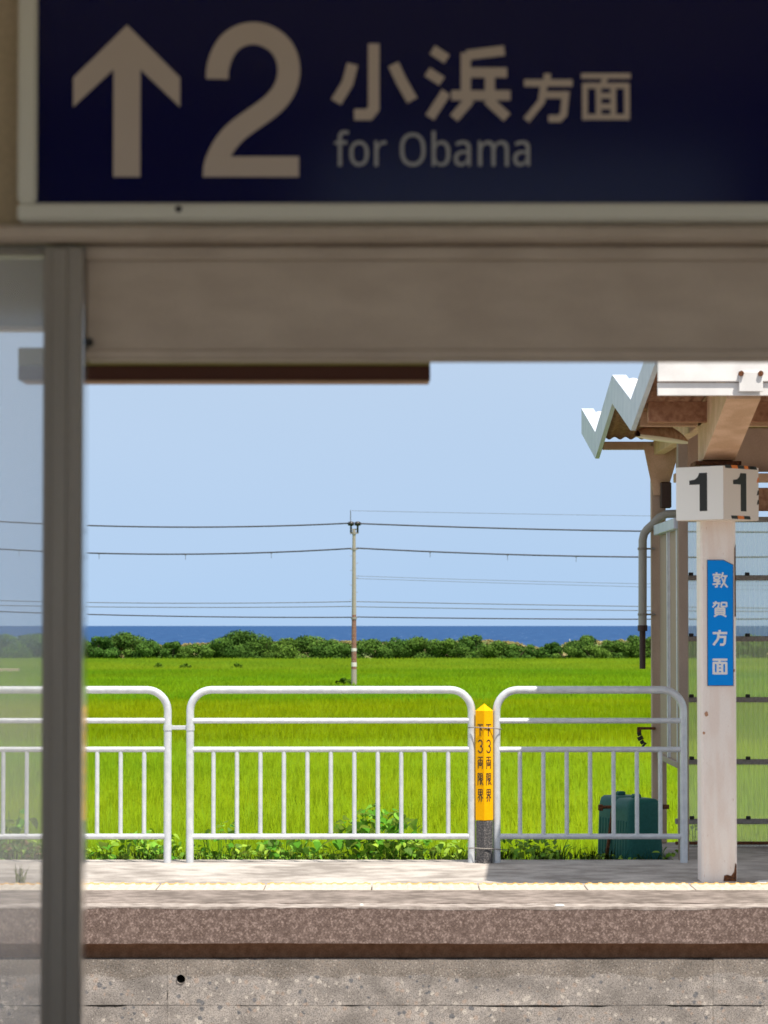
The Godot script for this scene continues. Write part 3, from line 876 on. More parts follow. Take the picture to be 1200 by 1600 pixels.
func make_shelter() -> void:
	var s := thing("platform_shelter", "platform shelter with zigzag white roof edge, cream column and clear corrugated walls", "shelter")
	var folds := [16.05, 17.60, 19.03, 20.57, 22.0]
	for i in 4:
		var st := begin()
		corrugated(st, XL + 0.03, 4.9, folds[i], folds[i + 1], -0.012, 0.004, 0.076)
		part("roof_sheet", st, M.white_paint, s)
		st = begin()
		corrugated(st, XL + 0.03, 4.9, folds[i] + 0.01, folds[i + 1] - 0.01, -0.034, 0.009, 0.076)
		part("soffit_sheet", st, M.roof_underside, s)
	# zigzag end boards
	var side := Transform3D(Basis(Vector3(0, 0, -1), Vector3(0, 1, 0), Vector3(1, 0, 0)), Vector3.ZERO)
	for i in 4:
		var a: float = folds[i]; var b: float = folds[i + 1]
		if i == 0: a = 16.035
		var st := begin()
		var d := 0.175
		prism(st, PackedVector2Array([Vector2(a + 0.002, roof_y(a)), Vector2(b - 0.002, roof_y(b)), Vector2(b - 0.002, roof_y(b) - d), Vector2(a + 0.002, roof_y(a) - d)]), XL, XL + 0.028, side)
		# turned-in flange along the top
		prism(st, PackedVector2Array([Vector2(a + 0.002, roof_y(a) + 0.012), Vector2(b - 0.002, roof_y(b) + 0.012), Vector2(b - 0.002, roof_y(b) + 0.001), Vector2(a + 0.002, roof_y(a) + 0.001)]), XL, XL + 0.09, side)
		part("end_board", st, M.board_bluegrey, s)
	# front fascia
	var st := begin()
	bx(st, Vector3(3.19, 2.995, -16.0), Vector3(3.40, 0.34, 0.03), 0.004)
	part("fascia", st, M.white_paint, s)
	st = begin()
	bx(st, Vector3(3.19, 2.786, -16.012), Vector3(3.40, 0.072, 0.02), 0.003)
	part("fascia", st, M.white_paint, s)
	st = begin()
	bx(st, Vector3(1.996, 2.825, -15.978), Vector3(0.13, 0.11, 0.012), 0.003)
	var br := part("fascia_bracket", st, M.white_paint, s)
	for x in [1.942, 2.048]:
		var q := begin()
		tube(q, [Vector3(x, 2.868, -15.986), Vector3(x, 2.868, -15.955)], 0.015, 8)
		part("bolt", q, M.rust, br)
	# purlins along the platform, under the valleys and folds
	for v in [[16.16, 2.93, 0.10], [17.05, 2.735, 0.12], [17.62, 2.735, 0.09], [19.0, 2.985, 0.10], [20.57, 2.755, 0.055], [21.9, 2.985, 0.10]]:
		st = begin()
		bx(st, Vector3(3.21, v[1], -v[0]), Vector3(3.36, v[2], 0.07), 0.004)
		part("purlin", st, M.tan_paint if v[0] > 17.5 else M.roof_underside, s)
	# column and its cantilever arm
	st = begin()
	bx(st, Vector3(1.963, 1.21, -17.41), Vector3(0.206, 2.46, 0.24), 0.012)
	var col := part("column", st, M.cream_paint, s, "cream painted column with rust at its foot")
	st = begin()
	prism(st, PackedVector2Array([Vector2(1.985, 0.004), Vector2(2.062, 0.004), Vector2(2.062, 0.10), Vector2(2.055, 0.112), Vector2(2.048, 0.06), Vector2(2.03, 0.035), Vector2(2.01, 0.042), Vector2(1.99, 0.038)]), -17.2885, -17.2865)
	part("rust_patch", st, M.rust, col)
	st = begin()
	prism(st, PackedVector2Array([Vector2(2.058, 1.55), Vector2(2.0655, 1.55), Vector2(2.0655, 1.98), Vector2(2.058, 1.95)]), -17.2885, -17.2865)
	part("rust_patch", st, M.rust, col)
	for v in [[1.89, 0.98, 0.012], [1.875, 0.87, 0.008], [2.052, 1.235, 0.009]]:
		st = begin()
		var blot := PackedVector2Array()
		for i in 9:
			var a := TAU * i / 9
			blot.append(Vector2(v[0] + cos(a) * v[2] * rnd(0.6, 1.2), v[1] + sin(a) * v[2] * rnd(0.6, 1.4)))
		prism(st, blot, -17.2885, -17.287)
		part("rust_spot", st, M.rust_stain, col)
	st = begin()
	bx(st, Vector3(1.963, 2.452, -17.40), Vector3(0.27, 0.024, 0.30), 0.003)
	part("column_plate", st, M.rust, col)
	st = begin()
	prism(st, PackedVector2Array([Vector2(16.04, 2.735), Vector2(17.22, 2.47), Vector2(17.5, 2.47), Vector2(17.5, 2.80), Vector2(16.04, 2.90)]), 1.87, 2.056, side)
	part("arm", st, M.tan_paint, s, "tan cantilever arm rising to the eave")
	# back wall: clear corrugated rows between steel rails
	var ys := [2.221, 1.823, 1.408, 0.994, 0.572, 0.168, 0.021]
	for i in ys.size():
		var y: float = ys[i]
		st = begin()
		bx(st, Vector3(3.5, y, -20.08), Vector3(3.04, 0.036 if i < 6 else 0.02, 0.04), 0.003)
		var r := part("wall_rail", st, M.old_steel if i < 6 else M.rust, s)
		if i > 0 and i < 6:
			for x in [2.092, 2.475, 2.86]:
				var q := begin()
				bx(q, Vector3(x, y + 0.026, -20.065), Vector3(0.03, 0.022, 0.03), 0.003)
				part("clip", q, M.black_rubber, r)
		if i < ys.size() - 1:
			st = begin(1)
			var n := 700
			var yb: float = ys[i + 1]
			for k in n:
				var xa := 2.0 + 3.0 * k / n; var xb := 2.0 + 3.0 * (k + 1) / n
				var za := -20.115 + 0.012 * sin(xa / 0.034 * TAU); var zb := -20.115 + 0.012 * sin(xb / 0.034 * TAU)
				quad(st, Vector3(xa, yb - 0.03, za), Vector3(xa, y - 0.012, za), Vector3(xb, y - 0.012, zb), Vector3(xb, yb - 0.03, zb))
			part("clear_panel", st, M.clear_sheet, s)
	# boards and beams above the back wall
	st = begin()
	bx(st, Vector3(3.5, 2.70, -20.14), Vector3(3.0, 0.30, 0.03), 0.003)
	part("upper_board", st, M.pale_board, s)
	st = begin()
	bx(st, Vector3(3.5, 2.505, -20.08), Vector3(3.04, 0.06, 0.10), 0.004)
	part("upper_beam", st, M.tan_paint, s)
	st = begin()
	bx(st, Vector3(3.5, 2.36, -20.12), Vector3(3.0, 0.16, 0.02), 0.002)
	part("upper_board", st, M.roof_underside, s)
	# posts of the side wall
	for v in [[1.920, -18.93, 0.064, 2.72], [1.905, -20.45, 0.10, 2.78]]:
		st = begin()
		bx(st, Vector3(v[0], v[3] / 2 - 0.005, v[1]), Vector3(v[2], v[3], 0.08), 0.005)
		part("wall_post", st, M.taupe_paint if v[1] > -19 else M.pale_board, s)
	# side panels, header and slim bars
	for v in [[-18.98, -19.62], [-19.66, -20.38]]:
		st = begin(1)
		for k in 60:
			var za: float = lerpf(v[0], v[1], k / 60.0); var zb: float = lerpf(v[0], v[1], (k + 1) / 60.0)
			var xa := 1.912 + 0.006 * sin(za / 0.07 * TAU); var xb := 1.912 + 0.006 * sin(zb / 0.07 * TAU)
			quad(st, Vector3(xa, 0.62, za), Vector3(xa, 2.12, za), Vector3(xb, 2.12, zb), Vector3(xb, 0.62, zb))
		part("side_panel", st, M.brown_sheet, s)
	for z in [-19.0, -19.64]:
		st = begin()
		bx(st, Vector3(1.90, 1.37, z), Vector3(0.03, 1.50, 0.025), 0.003)
		part("side_bar", st, M.galvanised, s)
	st = begin()
	bx(st, Vector3(1.892, 2.155, -19.62), Vector3(0.06, 0.07, 1.40), 0.004)
	part("side_header", st, M.board_bluegrey, s)
	st = begin()
	bx(st, Vector3(1.905, 0.60, -19.66), Vector3(0.04, 0.04, 1.48), 0.003)
	part("side_rail", st, M.taupe_paint, s)
	# knee plates at the far post
	st = begin()
	prism(st, PackedVector2Array([Vector2(1.80, 2.74), Vector2(2.06, 2.74), Vector2(2.02, 2.62), Vector2(1.955, 2.40), Vector2(1.87, 2.40)]), -20.40, -20.37)
	part("knee_plate", st, M.tan_paint, s)
	st = begin()
	bx(st, Vector3(1.905, 2.73, -18.9), Vector3(0.07, 0.10, 3.2), 0.004)
	part("side_beam", st, M.tan_paint, s)
	# downpipe
	st = begin()
	tube(st, [Vector3(2.02, 2.27, -20.33), Vector3(1.95, 2.268, -20.345), Vector3(1.905, 2.245, -20.36), Vector3(1.858, 2.195, -20.38), Vector3(1.825, 2.165, -20.39), Vector3(1.803, 2.135, -20.4), Vector3(1.793, 2.09, -20.4), Vector3(1.790, 1.485, -20.4)], 0.029, 14)
	var dp := part("downpipe", st, M.pipe_grey, s, "grey plastic downpipe with an elbow and a dark lower end")
	st = begin()
	bx(st, Vector3(1.95, 2.40, -20.36), Vector3(0.075, 0.18, 0.07), 0.008)
	part("rain_head", st, M.pipe_brown, dp)
	st = begin()
	tube(st, [Vector3(1.790, 1.50, -20.4), Vector3(1.790, 1.46, -20.4)], 0.034, 14)
	tube(st, [Vector3(1.790, 1.462, -20.4), Vector3(1.789, 1.199, -20.4)], 0.021, 12)
	part("lower_pipe", st, M.pipe_brown, dp)
	for y in [2.03, 1.575]:
		st = begin()
		tube(st, [Vector3(1.79, y - 0.008, -20.4), Vector3(1.79, y + 0.008, -20.4)], 0.033, 14)
		bx(st, Vector3(1.835, y, -20.4), Vector3(0.09, 0.012, 0.02), 0.002)
		part("pipe_clip", st, M.old_steel, dp)
	# rusty bracket with a torn strip hanging from it
	st = begin()
	bx(st, Vector3(1.818, 0.788, -20.4), Vector3(0.12, 0.018, 0.02), 0.003)
	bx(st, Vector3(1.764, 0.778, -20.4), Vector3(0.028, 0.038, 0.026), 0.003)
	var rb := part("rusty_bracket", st, M.rust, s)
	st = begin()
	var strip := [Vector3(1.762, 0.765, -20.39), Vector3(1.766, 0.735, -20.385), Vector3(1.776, 0.705, -20.39), Vector3(1.792, 0.680, -20.395), Vector3(1.803, 0.668, -20.4)]
	for i in 4:
		var a: Vector3 = strip[i]; var b: Vector3 = strip[i + 1]
		var w := 0.016 + 0.006 * (i % 2)
		bx(st, (a + b) / 2, Vector3(w * 1.8, (a - b).length() * 0.86, 0.012), 0.002, Basis(Vector3(0, 0, 1), 0.25 + 0.18 * i))
	part("torn_strip", st, M.black_rubber, rb)

	# lamp under the roof
	var lp := thing("canopy_lamp", "boat-shaped lamp shade hanging under the shelter roof", "lamp", Vector3(1.686, 2.635, -17.85))
	st = begin(1)
	var dir := Vector3(0.327, -0.012, -0.5).normalized()
	var acr := dir.cross(Vector3.UP).normalized()
	var rows := []
	for i in 13:
		var t := i / 12.0
		var wdt := 0.055 * pow(sin(PI * clampf(0.06 + 0.88 * t, 0, 1)), 0.6)
		var hh := 0.085 * pow(sin(PI * clampf(0.05 + 0.9 * t, 0, 1)), 0.7)
		var row := []
		for k in 9:
			var a := PI * k / 8.0
			row.append(dir * (t - 0.5) * 0.62 + acr * cos(a) * wdt + Vector3.UP * sin(a) * hh)
		rows.append(row)
	for i in 12:
		for k in 8:
			quad(st, rows[i][k], rows[i + 1][k], rows[i + 1][k + 1], rows[i][k + 1])
	part("shade", st, M.roof_underside, lp)
	st = begin(1)
	for i in 12:
		quad(st, rows[i][0] - Vector3(0, 0.012, 0), rows[i][8] - Vector3(0, 0.012, 0), rows[i + 1][8] - Vector3(0, 0.012, 0), rows[i + 1][0] - Vector3(0, 0.012, 0))
		quad(st, rows[i][0], rows[i][0] - Vector3(0, 0.012, 0), rows[i + 1][0] - Vector3(0, 0.012, 0), rows[i + 1][0])
		quad(st, rows[i][8], rows[i + 1][8], rows[i + 1][8] - Vector3(0, 0.012, 0), rows[i][8] - Vector3(0, 0.012, 0))
	part("diffuser", st, M.eave_trim, lp)
	st = begin()
	tube(st, [Vector3(0.02, 0.075, 0), Vector3(0.02, 0.19, 0)], 0.012, 8)
	part("stem", st, M.old_steel, lp)

	# platform number: a two-faced box, its corner towards the tracks
	var nb := thing("platform_number_sign", "white two-faced platform number box with black 1s, above the cream column", "sign", Vector3(1.961, 2.113, -16.99))
	var A := Vector3(0, 0, 0)
	var L := Vector3(-0.252, 0, -0.235)
	var R := Vector3(0.236, 0, -0.252)
	for f in [[L, M.number_white, "left_face"], [R, M.number_white_shaded, "right_face"]]:
		var v: Vector3 = f[0]
		var len := v.length()
		var ex := (v if v.x > 0 else -v).normalized()
		var nz := ex.cross(Vector3.UP).normalized()
		var base := A if v.x > 0 else v
		var xf := Transform3D(Basis(ex, Vector3.UP, nz), base)
		st = begin()
		prism(st, PackedVector2Array([Vector2(0.002, 0), Vector2(len - 0.002, 0), Vector2(len - 0.002, 0.309), Vector2(0.002, 0.309)]), -0.02, 0.0, xf)
		var face := part("face", st, f[1], nb)
		var one := PackedVector2Array()
		var x0 := len * 0.29 if v.x < 0 else len * 0.27
		for p in ONE: one.append(Vector2(x0 + p[0] * len * 0.37, 0.272 - p[1] * 0.222))
		st = begin()
		prism(st, one, -0.004, 0.0015, xf)
		part("numeral", st, M.black_print, face)
		if v.x > 0:
			for q in [[0.02, 0.297, 5], [0.245, 0.297, 1], [0.08, 0.004, 3]]:
				for i in q[2]:
					st = begin()
					var xa: float = q[0] + i * 0.062
					prism(st, PackedVector2Array([Vector2(xa, q[1]), Vector2(xa + 0.06, q[1]), Vector2(xa + 0.052, q[1] + 0.019), Vector2(xa - 0.008, q[1] + 0.019)]), -0.002, 0.0012, xf)
					part("tape", st, M.orange_tape if i % 2 == 1 else M.black_print, face)
			for y in [0.09, 0.145, 0.22]:
				st = begin()
				prism(st, PackedVector2Array([Vector2(len - 0.02, y), Vector2(len - 0.001, y + 0.008), Vector2(len - 0.001, y + 0.034), Vector2(len - 0.012, y + 0.028)]), -0.002, 0.0012, xf)
				part("tape", st, M.orange_tape if y > 0.2 else M.black_print, face)
	for y in [0.002, 0.307]:
		st = begin()
		prism(st, PackedVector2Array([Vector2(0, -0.03), Vector2(0.228, -0.262), Vector2(0.0, -0.45), Vector2(-0.24, -0.25)]), y - 0.004, y + 0.004, Transform3D(Basis(Vector3(1, 0, 0), Vector3(0, 0, 1), Vector3(0, 1, 0)), Vector3.ZERO))
		part("plate", st, M.number_white_shaded, nb)

	# blue direction plate
	var bp := thing("direction_plate", "narrow bright blue plate with four white characters on the cream column", "sign", Vector3(1.973, 1.148, -17.287))
	st = begin()
	prism(st, PackedVector2Array([Vector2(-0.074, 0), Vector2(0.073, 0), Vector2(0.075, 0.705), Vector2(0.02, 0.733), Vector2(-0.073, 0.733)]), 0.0, 0.004)
	part("plate", st, M.blue_plate, bp)
	st = begin()
	prism(st, PackedVector2Array([Vector2(-0.077, -0.003), Vector2(0.076, -0.003), Vector2(0.078, 0.707), Vector2(0.021, 0.736), Vector2(-0.076, 0.736)]), -0.0005, 0.002)
	part("edge", st, M.black_print, bp)
	var i2 := 0
	for ch in ["敦", "賀", "方", "面"]:
		st = begin()
		glyph(st, ch, 0.092, 0.094, 0.0098 if i2 < 2 else 0.0135, 0.0012, Transform3D(Basis(), Vector3(-0.001 - 0.0008 * i2, 0.617 - i2 * 0.169, 0.004)))
		part("character", st, M.plate_white, bp)
		i2 += 1

	# two green bins behind the railing
	var gb := [Vector3(1.655, -0.17, -19.28), Vector3(1.58, -0.17, -19.60)]
	for k in 2:
		var bn := thing("green_bin", ["dark green plastic bin nearer the railing, under the shelter's edge", "dark green plastic bin with raised lid grip, behind the other bin"][k], "bin", gb[k], "green bins beside the shelter")
		bn.rotation.y = 0.34 if k == 0 else 0.38
		st = begin(1)
		var rings := []
		var prof := [[0.0, 1.10, 0.0], [0.02, 1.11, 0.0], [0.40, 1.02, 0.0], [0.455, 1.0, 0.0], [0.495, 0.975, 0.012], [0.525, 0.92, 0.03], [0.540, 0.80, 0.05], [0.545, 0.4, 0.05], [0.545, 0.01, 0.05]]
		for p in prof:
			var ring := []
			for j in 32:
				var a := TAU * j / 32
				var cx := signf(cos(a)) * pow(absf(cos(a)), 0.28); var cz := signf(sin(a)) * pow(absf(sin(a)), 0.28)
				ring.append(Vector3(cx * 0.118 * p[1], p[0], cz * 0.135 * p[1]))
			rings.append(ring)
		for i in prof.size() - 1:
			for j in 32:
				quad(st, rings[i][j], rings[i][(j + 1) % 32], rings[i + 1][(j + 1) % 32], rings[i + 1][j])
		part("body", st, M.bin_green, bn)
		for j in 5:
			st = begin()
			bx(st, Vector3(-0.124, 0.21, -0.085 + j * 0.042), Vector3(0.010, 0.38, 0.014), 0.003, Basis(Vector3(0, 0, 1), -0.027))
			part("rib", st, M.bin_green, bn)
		st = begin()
		bx(st, Vector3(-0.01, 0.555, 0.0), Vector3(0.055, 0.03, 0.05), 0.008)
		part("lid_grip", st, M.bin_green, bn)
	# iron band and stay that hold the bins
	var ib := thing("iron_band", "rusty flat iron band strapped round the two green bins", "strap", Vector3(0, 0, 0))
	st = begin()
	tube(st, [Vector3(1.42, 0.305, -19.42), Vector3(1.50, 0.307, -19.40)], 0.012, 6)
	bx(st, Vector3(1.424, 0.302, -19.42), Vector3(0.03, 0.04, 0.05), 0.003)
	part("clasp", st, M.rust, ib)
	st = begin()
	bx(st, Vector3(1.82, 0.307, -19.42), Vector3(0.11, 0.03, 0.012), 0.002)
	part("band", st, M.rust, ib)
	st = begin()
	tube(st, [Vector3(1.505, 0.30, -19.41), Vector3(1.48, 0.1, -19.415), Vector3(1.44, -0.16, -19.42)], 0.012, 6)
	part("stay", st, M.rust, ib)

# ---------------------------------------------------------------- railings and marker post
func panel(x0: float, x1: float, bars: int, label: String) -> void:
	var r := thing("pipe_railing", label, "railing", Vector3(x0, 0, -18.72), "pipe railing panels on the far platform")
	var w := x1 - x0
	var top := 1.09
	var rad := 0.135
	var pts := [Vector3(0, -0.02, 0)]
	for i in 9:
		var a := PI - PI / 2 * i / 8.0
		pts.append(Vector3(rad + cos(a) * rad, top - rad + sin(a) * rad, 0))
	for i in 9:
		var a := PI / 2 - PI / 2 * i / 8.0
		pts.append(Vector3(w - rad + cos(a) * rad, top - rad + sin(a) * rad, 0))
	pts.append(Vector3(w, -0.02, 0))
	var st := begin()
	tube(st, pts, 0.0243, 14)
	part("hoop", st, M.galvanised, r)
	for y in [0.895, 0.713, 0.163]:
		st = begin()
		tube(st, [Vector3(0.012, y, 0), Vector3(w - 0.012, y, 0)], 0.0175, 12)
		part("rail", st, M.galvanised, r)
	st = begin()
	tube(st, [Vector3(0, 0.163, 0), Vector3(0, 0.713, 0)], 0.0138, 10, false)
	var bm := finish(st)
	for i in bars:
		part_mesh("bar", bm, M.galvanised, r, Vector3(w * (i + 1) / (bars + 1), 0, 0))

func make_railings() -> void:
	panel(-3.158, -1.372, 11, "sunlit pipe railing panel partly hidden by the door mullion")
	panel(-1.23, 0.556, 11, "sunlit pipe railing panel between mullion and yellow post, the full one in view")
	panel(0.714, 1.90, 7, "short pipe railing panel shaded by the shelter, ending at the cream column")
	var cl := thing("railing_clamp", "small steel clamp joining two sunlit railing panels", "clamp", Vector3(-1.301, 0.851, -18.72))
	var st := begin()
	bx(st, Vector3(0, 0, 0.0), Vector3(0.09, 0.026, 0.012), 0.003)
	part("bar", st, M.galvanised, cl)
	for x in [-0.071, 0.071]:
		st = begin()
		tube(st, [Vector3(x, -0.017, 0), Vector3(x, 0.017, 0)], 0.028, 14)
		part("collar", st, M.galvanised, cl)
	# yellow stopping-limit post
	var yp := thing("marker_post", "yellow square marker post with black vertical writing between two railing panels", "post", Vector3(0.635, 0, -18.69))
	yp.rotation.y = PI / 4
	st = begin()
	bx(st, Vector3(0, 0.125, 0), Vector3(0.079, 0.28, 0.079), 0.004)
	part("base_sleeve", st, M.post_rubber, yp)
	st = begin()
	bx(st, Vector3(0, 0.613, 0), Vector3(0.081, 0.690, 0.081), 0.003)
	part("shaft", st, M.post_yellow, yp)
	st = begin()
	var q := 0.0405
	for k in 4:
		var a := PI / 4 + PI / 2 * k
		tri(st, Vector3(cos(a) * q * 1.414, 0.958, sin(a) * q * 1.414), Vector3(cos(a + PI / 2) * q * 1.414, 0.958, sin(a + PI / 2) * q * 1.414), Vector3(0, 1.004, 0))
	part("cap", st, M.post_yellow, yp)
	for side in [0, 1]:
		var b := Basis(Vector3.UP, 0.0 if side == 0 else -PI / 2)
		var row := 0
		for ch in ["下", "3", "両", "限", "界"]:
			st = begin()
			glyph(st, ch, 0.050, 0.082, 0.0075 if ch in ["下", "3"] else 0.0058, 0.0008, Transform3D(b, Vector3(0, 0.838 - row * 0.103, 0) + b * Vector3(-0.004 if side == 0 else 0.004, 0, 0.0405)))
			part("character", st, M.black_print, yp)
			row += 1
	for y in [0.851, 0.09]:
		st = begin()
		var pts := []
		var inv := yp.basis.inverse()
		for v in [Vector3(-0.082, 0, -0.03), Vector3(-0.10, 0.002, 0.0), Vector3(-0.06, 0.004, 0.024), Vector3(0.0, 0.002, 0.062), Vector3(0.04, 0.0, 0.03), Vector3(0.085, -0.004, 0.028), Vector3(0.108, -0.008, 0.0), Vector3(0.08, -0.006, -0.03)]:
			pts.append(inv * v + Vector3(0, y, 0))
		tube(st, pts, 0.0042, 6)
		part("tie_wire", st, M.old_steel, yp)

# ---------------------------------------------------------------- utility pole and wires
func make_utility_pole() -> void:
	var Z := -153.7
	var X := -1.565
	var p := thing("utility_pole", "slim concrete utility pole standing alone in the rice field", "utility pole", Vector3(X, -2.15, Z))
	var st := begin()
	tube(st, [Vector3(0, 0, 0), Vector3(0, 1.35, 0)], [0.145, 0.14], 14)
	tube(st, [Vector3(0, 4.2, 0), Vector3(0, 8.62, 0)], [0.115, 0.082], 14)
	part("shaft", st, M.pole_concrete, p)
	st = begin()
	tube(st, [Vector3(0, 1.35, 0), Vector3(0, 4.2, 0)], [0.14, 0.115], 14)
	part("weathered_shaft", st, M.pole_rusty, p, "reddish weathered stretch of the pole")
	for v in [[1.50, 1.72], [2.30, 2.46]]:
		st = begin()
		tube(st, [Vector3(0, v[0], 0), Vector3(0, v[1], 0)], 0.143, 14, false)
		part("number_band", st, M.pole_white, p)
	for y in [4.02, 7.62, 8.45]:
		st = begin()
		tube(st, [Vector3(0, y - 0.06, 0), Vector3(0, y + 0.06, 0)], 0.15 if y < 5 else 0.115, 12)
		if y > 7: bx(st, Vector3(0, y, 0.0), Vector3(0.42, 0.05, 0.10))
		part("collar", st, M.old_steel, p)
	for x in [-0.16, 0.19]:
		st = begin()
		lathe(st, [Vector2(0.0001, 8.45), Vector2(0.05, 8.45), Vector2(0.05, 8.84), Vector2(0.16, 8.86), Vector2(0.17, 9.02), Vector2(0.06, 9.07), Vector2(0.0001, 9.07)], Vector3(x, 0, 0), 12)
		part("insulator", st, M.insulator, p)
	st = begin()
	bx(st, Vector3(0.0, 8.66, 0), Vector3(0.42, 0.06, 0.08))
	part("crossarm", st, M.old_steel, p)
	st = begin()
	tube(st, [Vector3(-0.18, 8.4, 0), Vector3(-0.18, 9.66, 0)], 0.022, 8)
	part("earth_rod", st, M.wire_thin, p)
	for i in 8:
		st = begin()
		var y := 4.6 + i * 0.38
		var sgn := -1.0 if i % 2 else 1.0
		tube(st, [Vector3(sgn * 0.08, y, 0), Vector3(sgn * 0.22, y + 0.02, 0)], 0.012, 6)
		part("step_bolt", st, M.old_steel, p)

	# wires: heights (metres) given at a few places along x, joined by a parabola on each side
	var Yp := func(py: float) -> float: return 1.5 + (977.0 - py) * 0.03343
	var quadfit := func(a: Array, x: float) -> float:
		return a[1] * (x - a[2]) * (x - a[4]) / ((a[0] - a[2]) * (a[0] - a[4])) + a[3] * (x - a[0]) * (x - a[4]) / ((a[2] - a[0]) * (a[2] - a[4])) + a[5] * (x - a[0]) * (x - a[2]) / ((a[4] - a[0]) * (a[4] - a[2]))
	var defs := [
		["thin topmost wire running from the rod on the pole", [], [550, 798, 780, 802.5, 1000, 806], 0.011, "wire_thin"],
		["uppermost thick power wire, over the pole's dark insulators", [0, 815, 250, 823.5, 549, 817.5], [557, 818, 780, 825.5, 1000, 830], 0.042, "wire"],
		["second thick wire below the pole top, with short hanging tags", [0, 858, 250, 866, 549, 857], [557, 856.5, 780, 866, 1000, 870.5], 0.042, "wire"],
		["upper of two faint wires leaving the pole's middle", [], [556, 900, 780, 907, 1000, 912], 0.012, "wire_thin"],
		["lower of two faint wires leaving the pole's middle", [], [556, 904, 780, 911, 1000, 917], 0.012, "wire_thin"],
		["upper of the three low wires just over the sea", [0, 938.5, 270, 942.5, 549, 940], [557, 940, 780, 944, 1000, 947.5], 0.024, "wire_thin"],
		["middle of the three low wires just over the sea", [0, 946, 270, 949, 549, 947.5], [557, 948, 780, 951.5, 1000, 954], 0.024, "wire_thin"],
		["lowest thick wire of all, just over the sea horizon", [0, 955.5, 200, 961.5, 549, 964.5], [557, 964, 780, 966.5, 1000, 967.5], 0.034, "wire"],
	]
	var k := 0.03343
	for d in defs:
		var o := thing("overhead_wire", d[0], "wire", Vector3(0, 0, Z), "overhead wires on the field pole")
		for sidev in [d[1], d[2]]:
			if sidev.is_empty(): continue
			var pts := []
			var left: bool = sidev[0] < 100
			var far := -420.0 if left else 1680.0
			for i in 25:
				var px := lerpf(float(sidev[4] if left else sidev[0]), far, i / 24.0)
				pts.append(Vector3((px - 600) * k, Yp.call(quadfit.call(sidev, px)), 0.0))
			st = begin()
			tube(st, pts, d[3], 6)
			part("span", st, M[d[4]], o)
		if d[0].begins_with("second"):
			for px in [30, 155, 290, 424, 672, 793, 900]:
				var a: Array = d[1] if px < 550 else d[2]
				st = begin()
				var y: float = Yp.call(quadfit.call(a, float(px)))
				tube(st, [Vector3((px - 600) * k, y, 0), Vector3((px - 600) * k, y - 0.30, 0)], 0.012, 6)
				bx(st, Vector3((px - 600) * k, y - 0.02, 0), Vector3(0.09, 0.09, 0.06))
				part("tag", st, M.wire_thin, o)

# ---------------------------------------------------------------- coastal trees
func crown_mesh(w: float, h: float, dp: float, n: int, dark: Vector3, light: Vector3) -> ArrayMesh:
	var V := PackedVector3Array(); var N := PackedVector3Array(); var C := PackedColorArray()
	var lobes := []
	var m := int(clampf(9 + w * 5.0, 10, 22))
	for i in m:
		var u := rnd(-0.78, 0.78)
		var roof := sqrt(maxf(0.0, 1.0 - u * u * 0.8))
		var r := rnd(0.24, 0.42) * minf(w, h * 0.75)
		var cy := rnd(0.10, 1.0) * (h * roof - r * 0.75)
		lobes.append([Vector3(u * w, maxf(cy, r * 0.35), rnd(-0.6, 0.6) * dp), r, rnd(0.0, 1.0)])
	lobes.append([Vector3(rnd(-0.2, 0.2) * w, h * 0.80, 0), 0.24 * minf(w, h), 0.6])
	var tw := 0.0
	for l in lobes: tw += l[1] * l[1]
	for l in lobes:
		var cnt := int(n * l[1] * l[1] / tw)
		for i in cnt:
			var d := Vector3(rng.randfn(), rng.randfn() * 0.9, rng.randfn()).normalized()
			var rr: float = l[1] * pow(rng.randf(), 0.16) * rnd(0.88, 1.08)
			var p: Vector3 = l[0] + Vector3(d.x * 1.25, d.y * 0.85, d.z * 1.1) * rr
			if p.y < 0.02: continue
			var nn := (d + Vector3(rng.randfn(), rng.randfn(), rng.randfn()) * 0.42).normalized()
			var t := nn.cross(Vector3(rng.randfn(), rng.randfn(), rng.randfn())).normalized()
			var b := nn.cross(t)
			var s := rnd(0.06, 0.13)
			var col := dark.lerp(light, clampf(l[2] * 0.75 + rng.randf() * 0.45 - 0.1, 0, 1)) * rnd(0.8, 1.2)
			var cc := Color(col.x, col.y, col.z)
			for q in [p - t * s, p + b * s * 0.7, p + t * s, p - t * s, p + t * s, p - b * s * 0.7]:
				V.append(q); N.append(nn); C.append(cc)
	var arr := []
	arr.resize(Mesh.ARRAY_MAX)
	arr[Mesh.ARRAY_VERTEX] = V; arr[Mesh.ARRAY_NORMAL] = N; arr[Mesh.ARRAY_COLOR] = C
	var am := ArrayMesh.new()
	am.add_surface_from_arrays(Mesh.PRIMITIVE_TRIANGLES, arr)
	return am

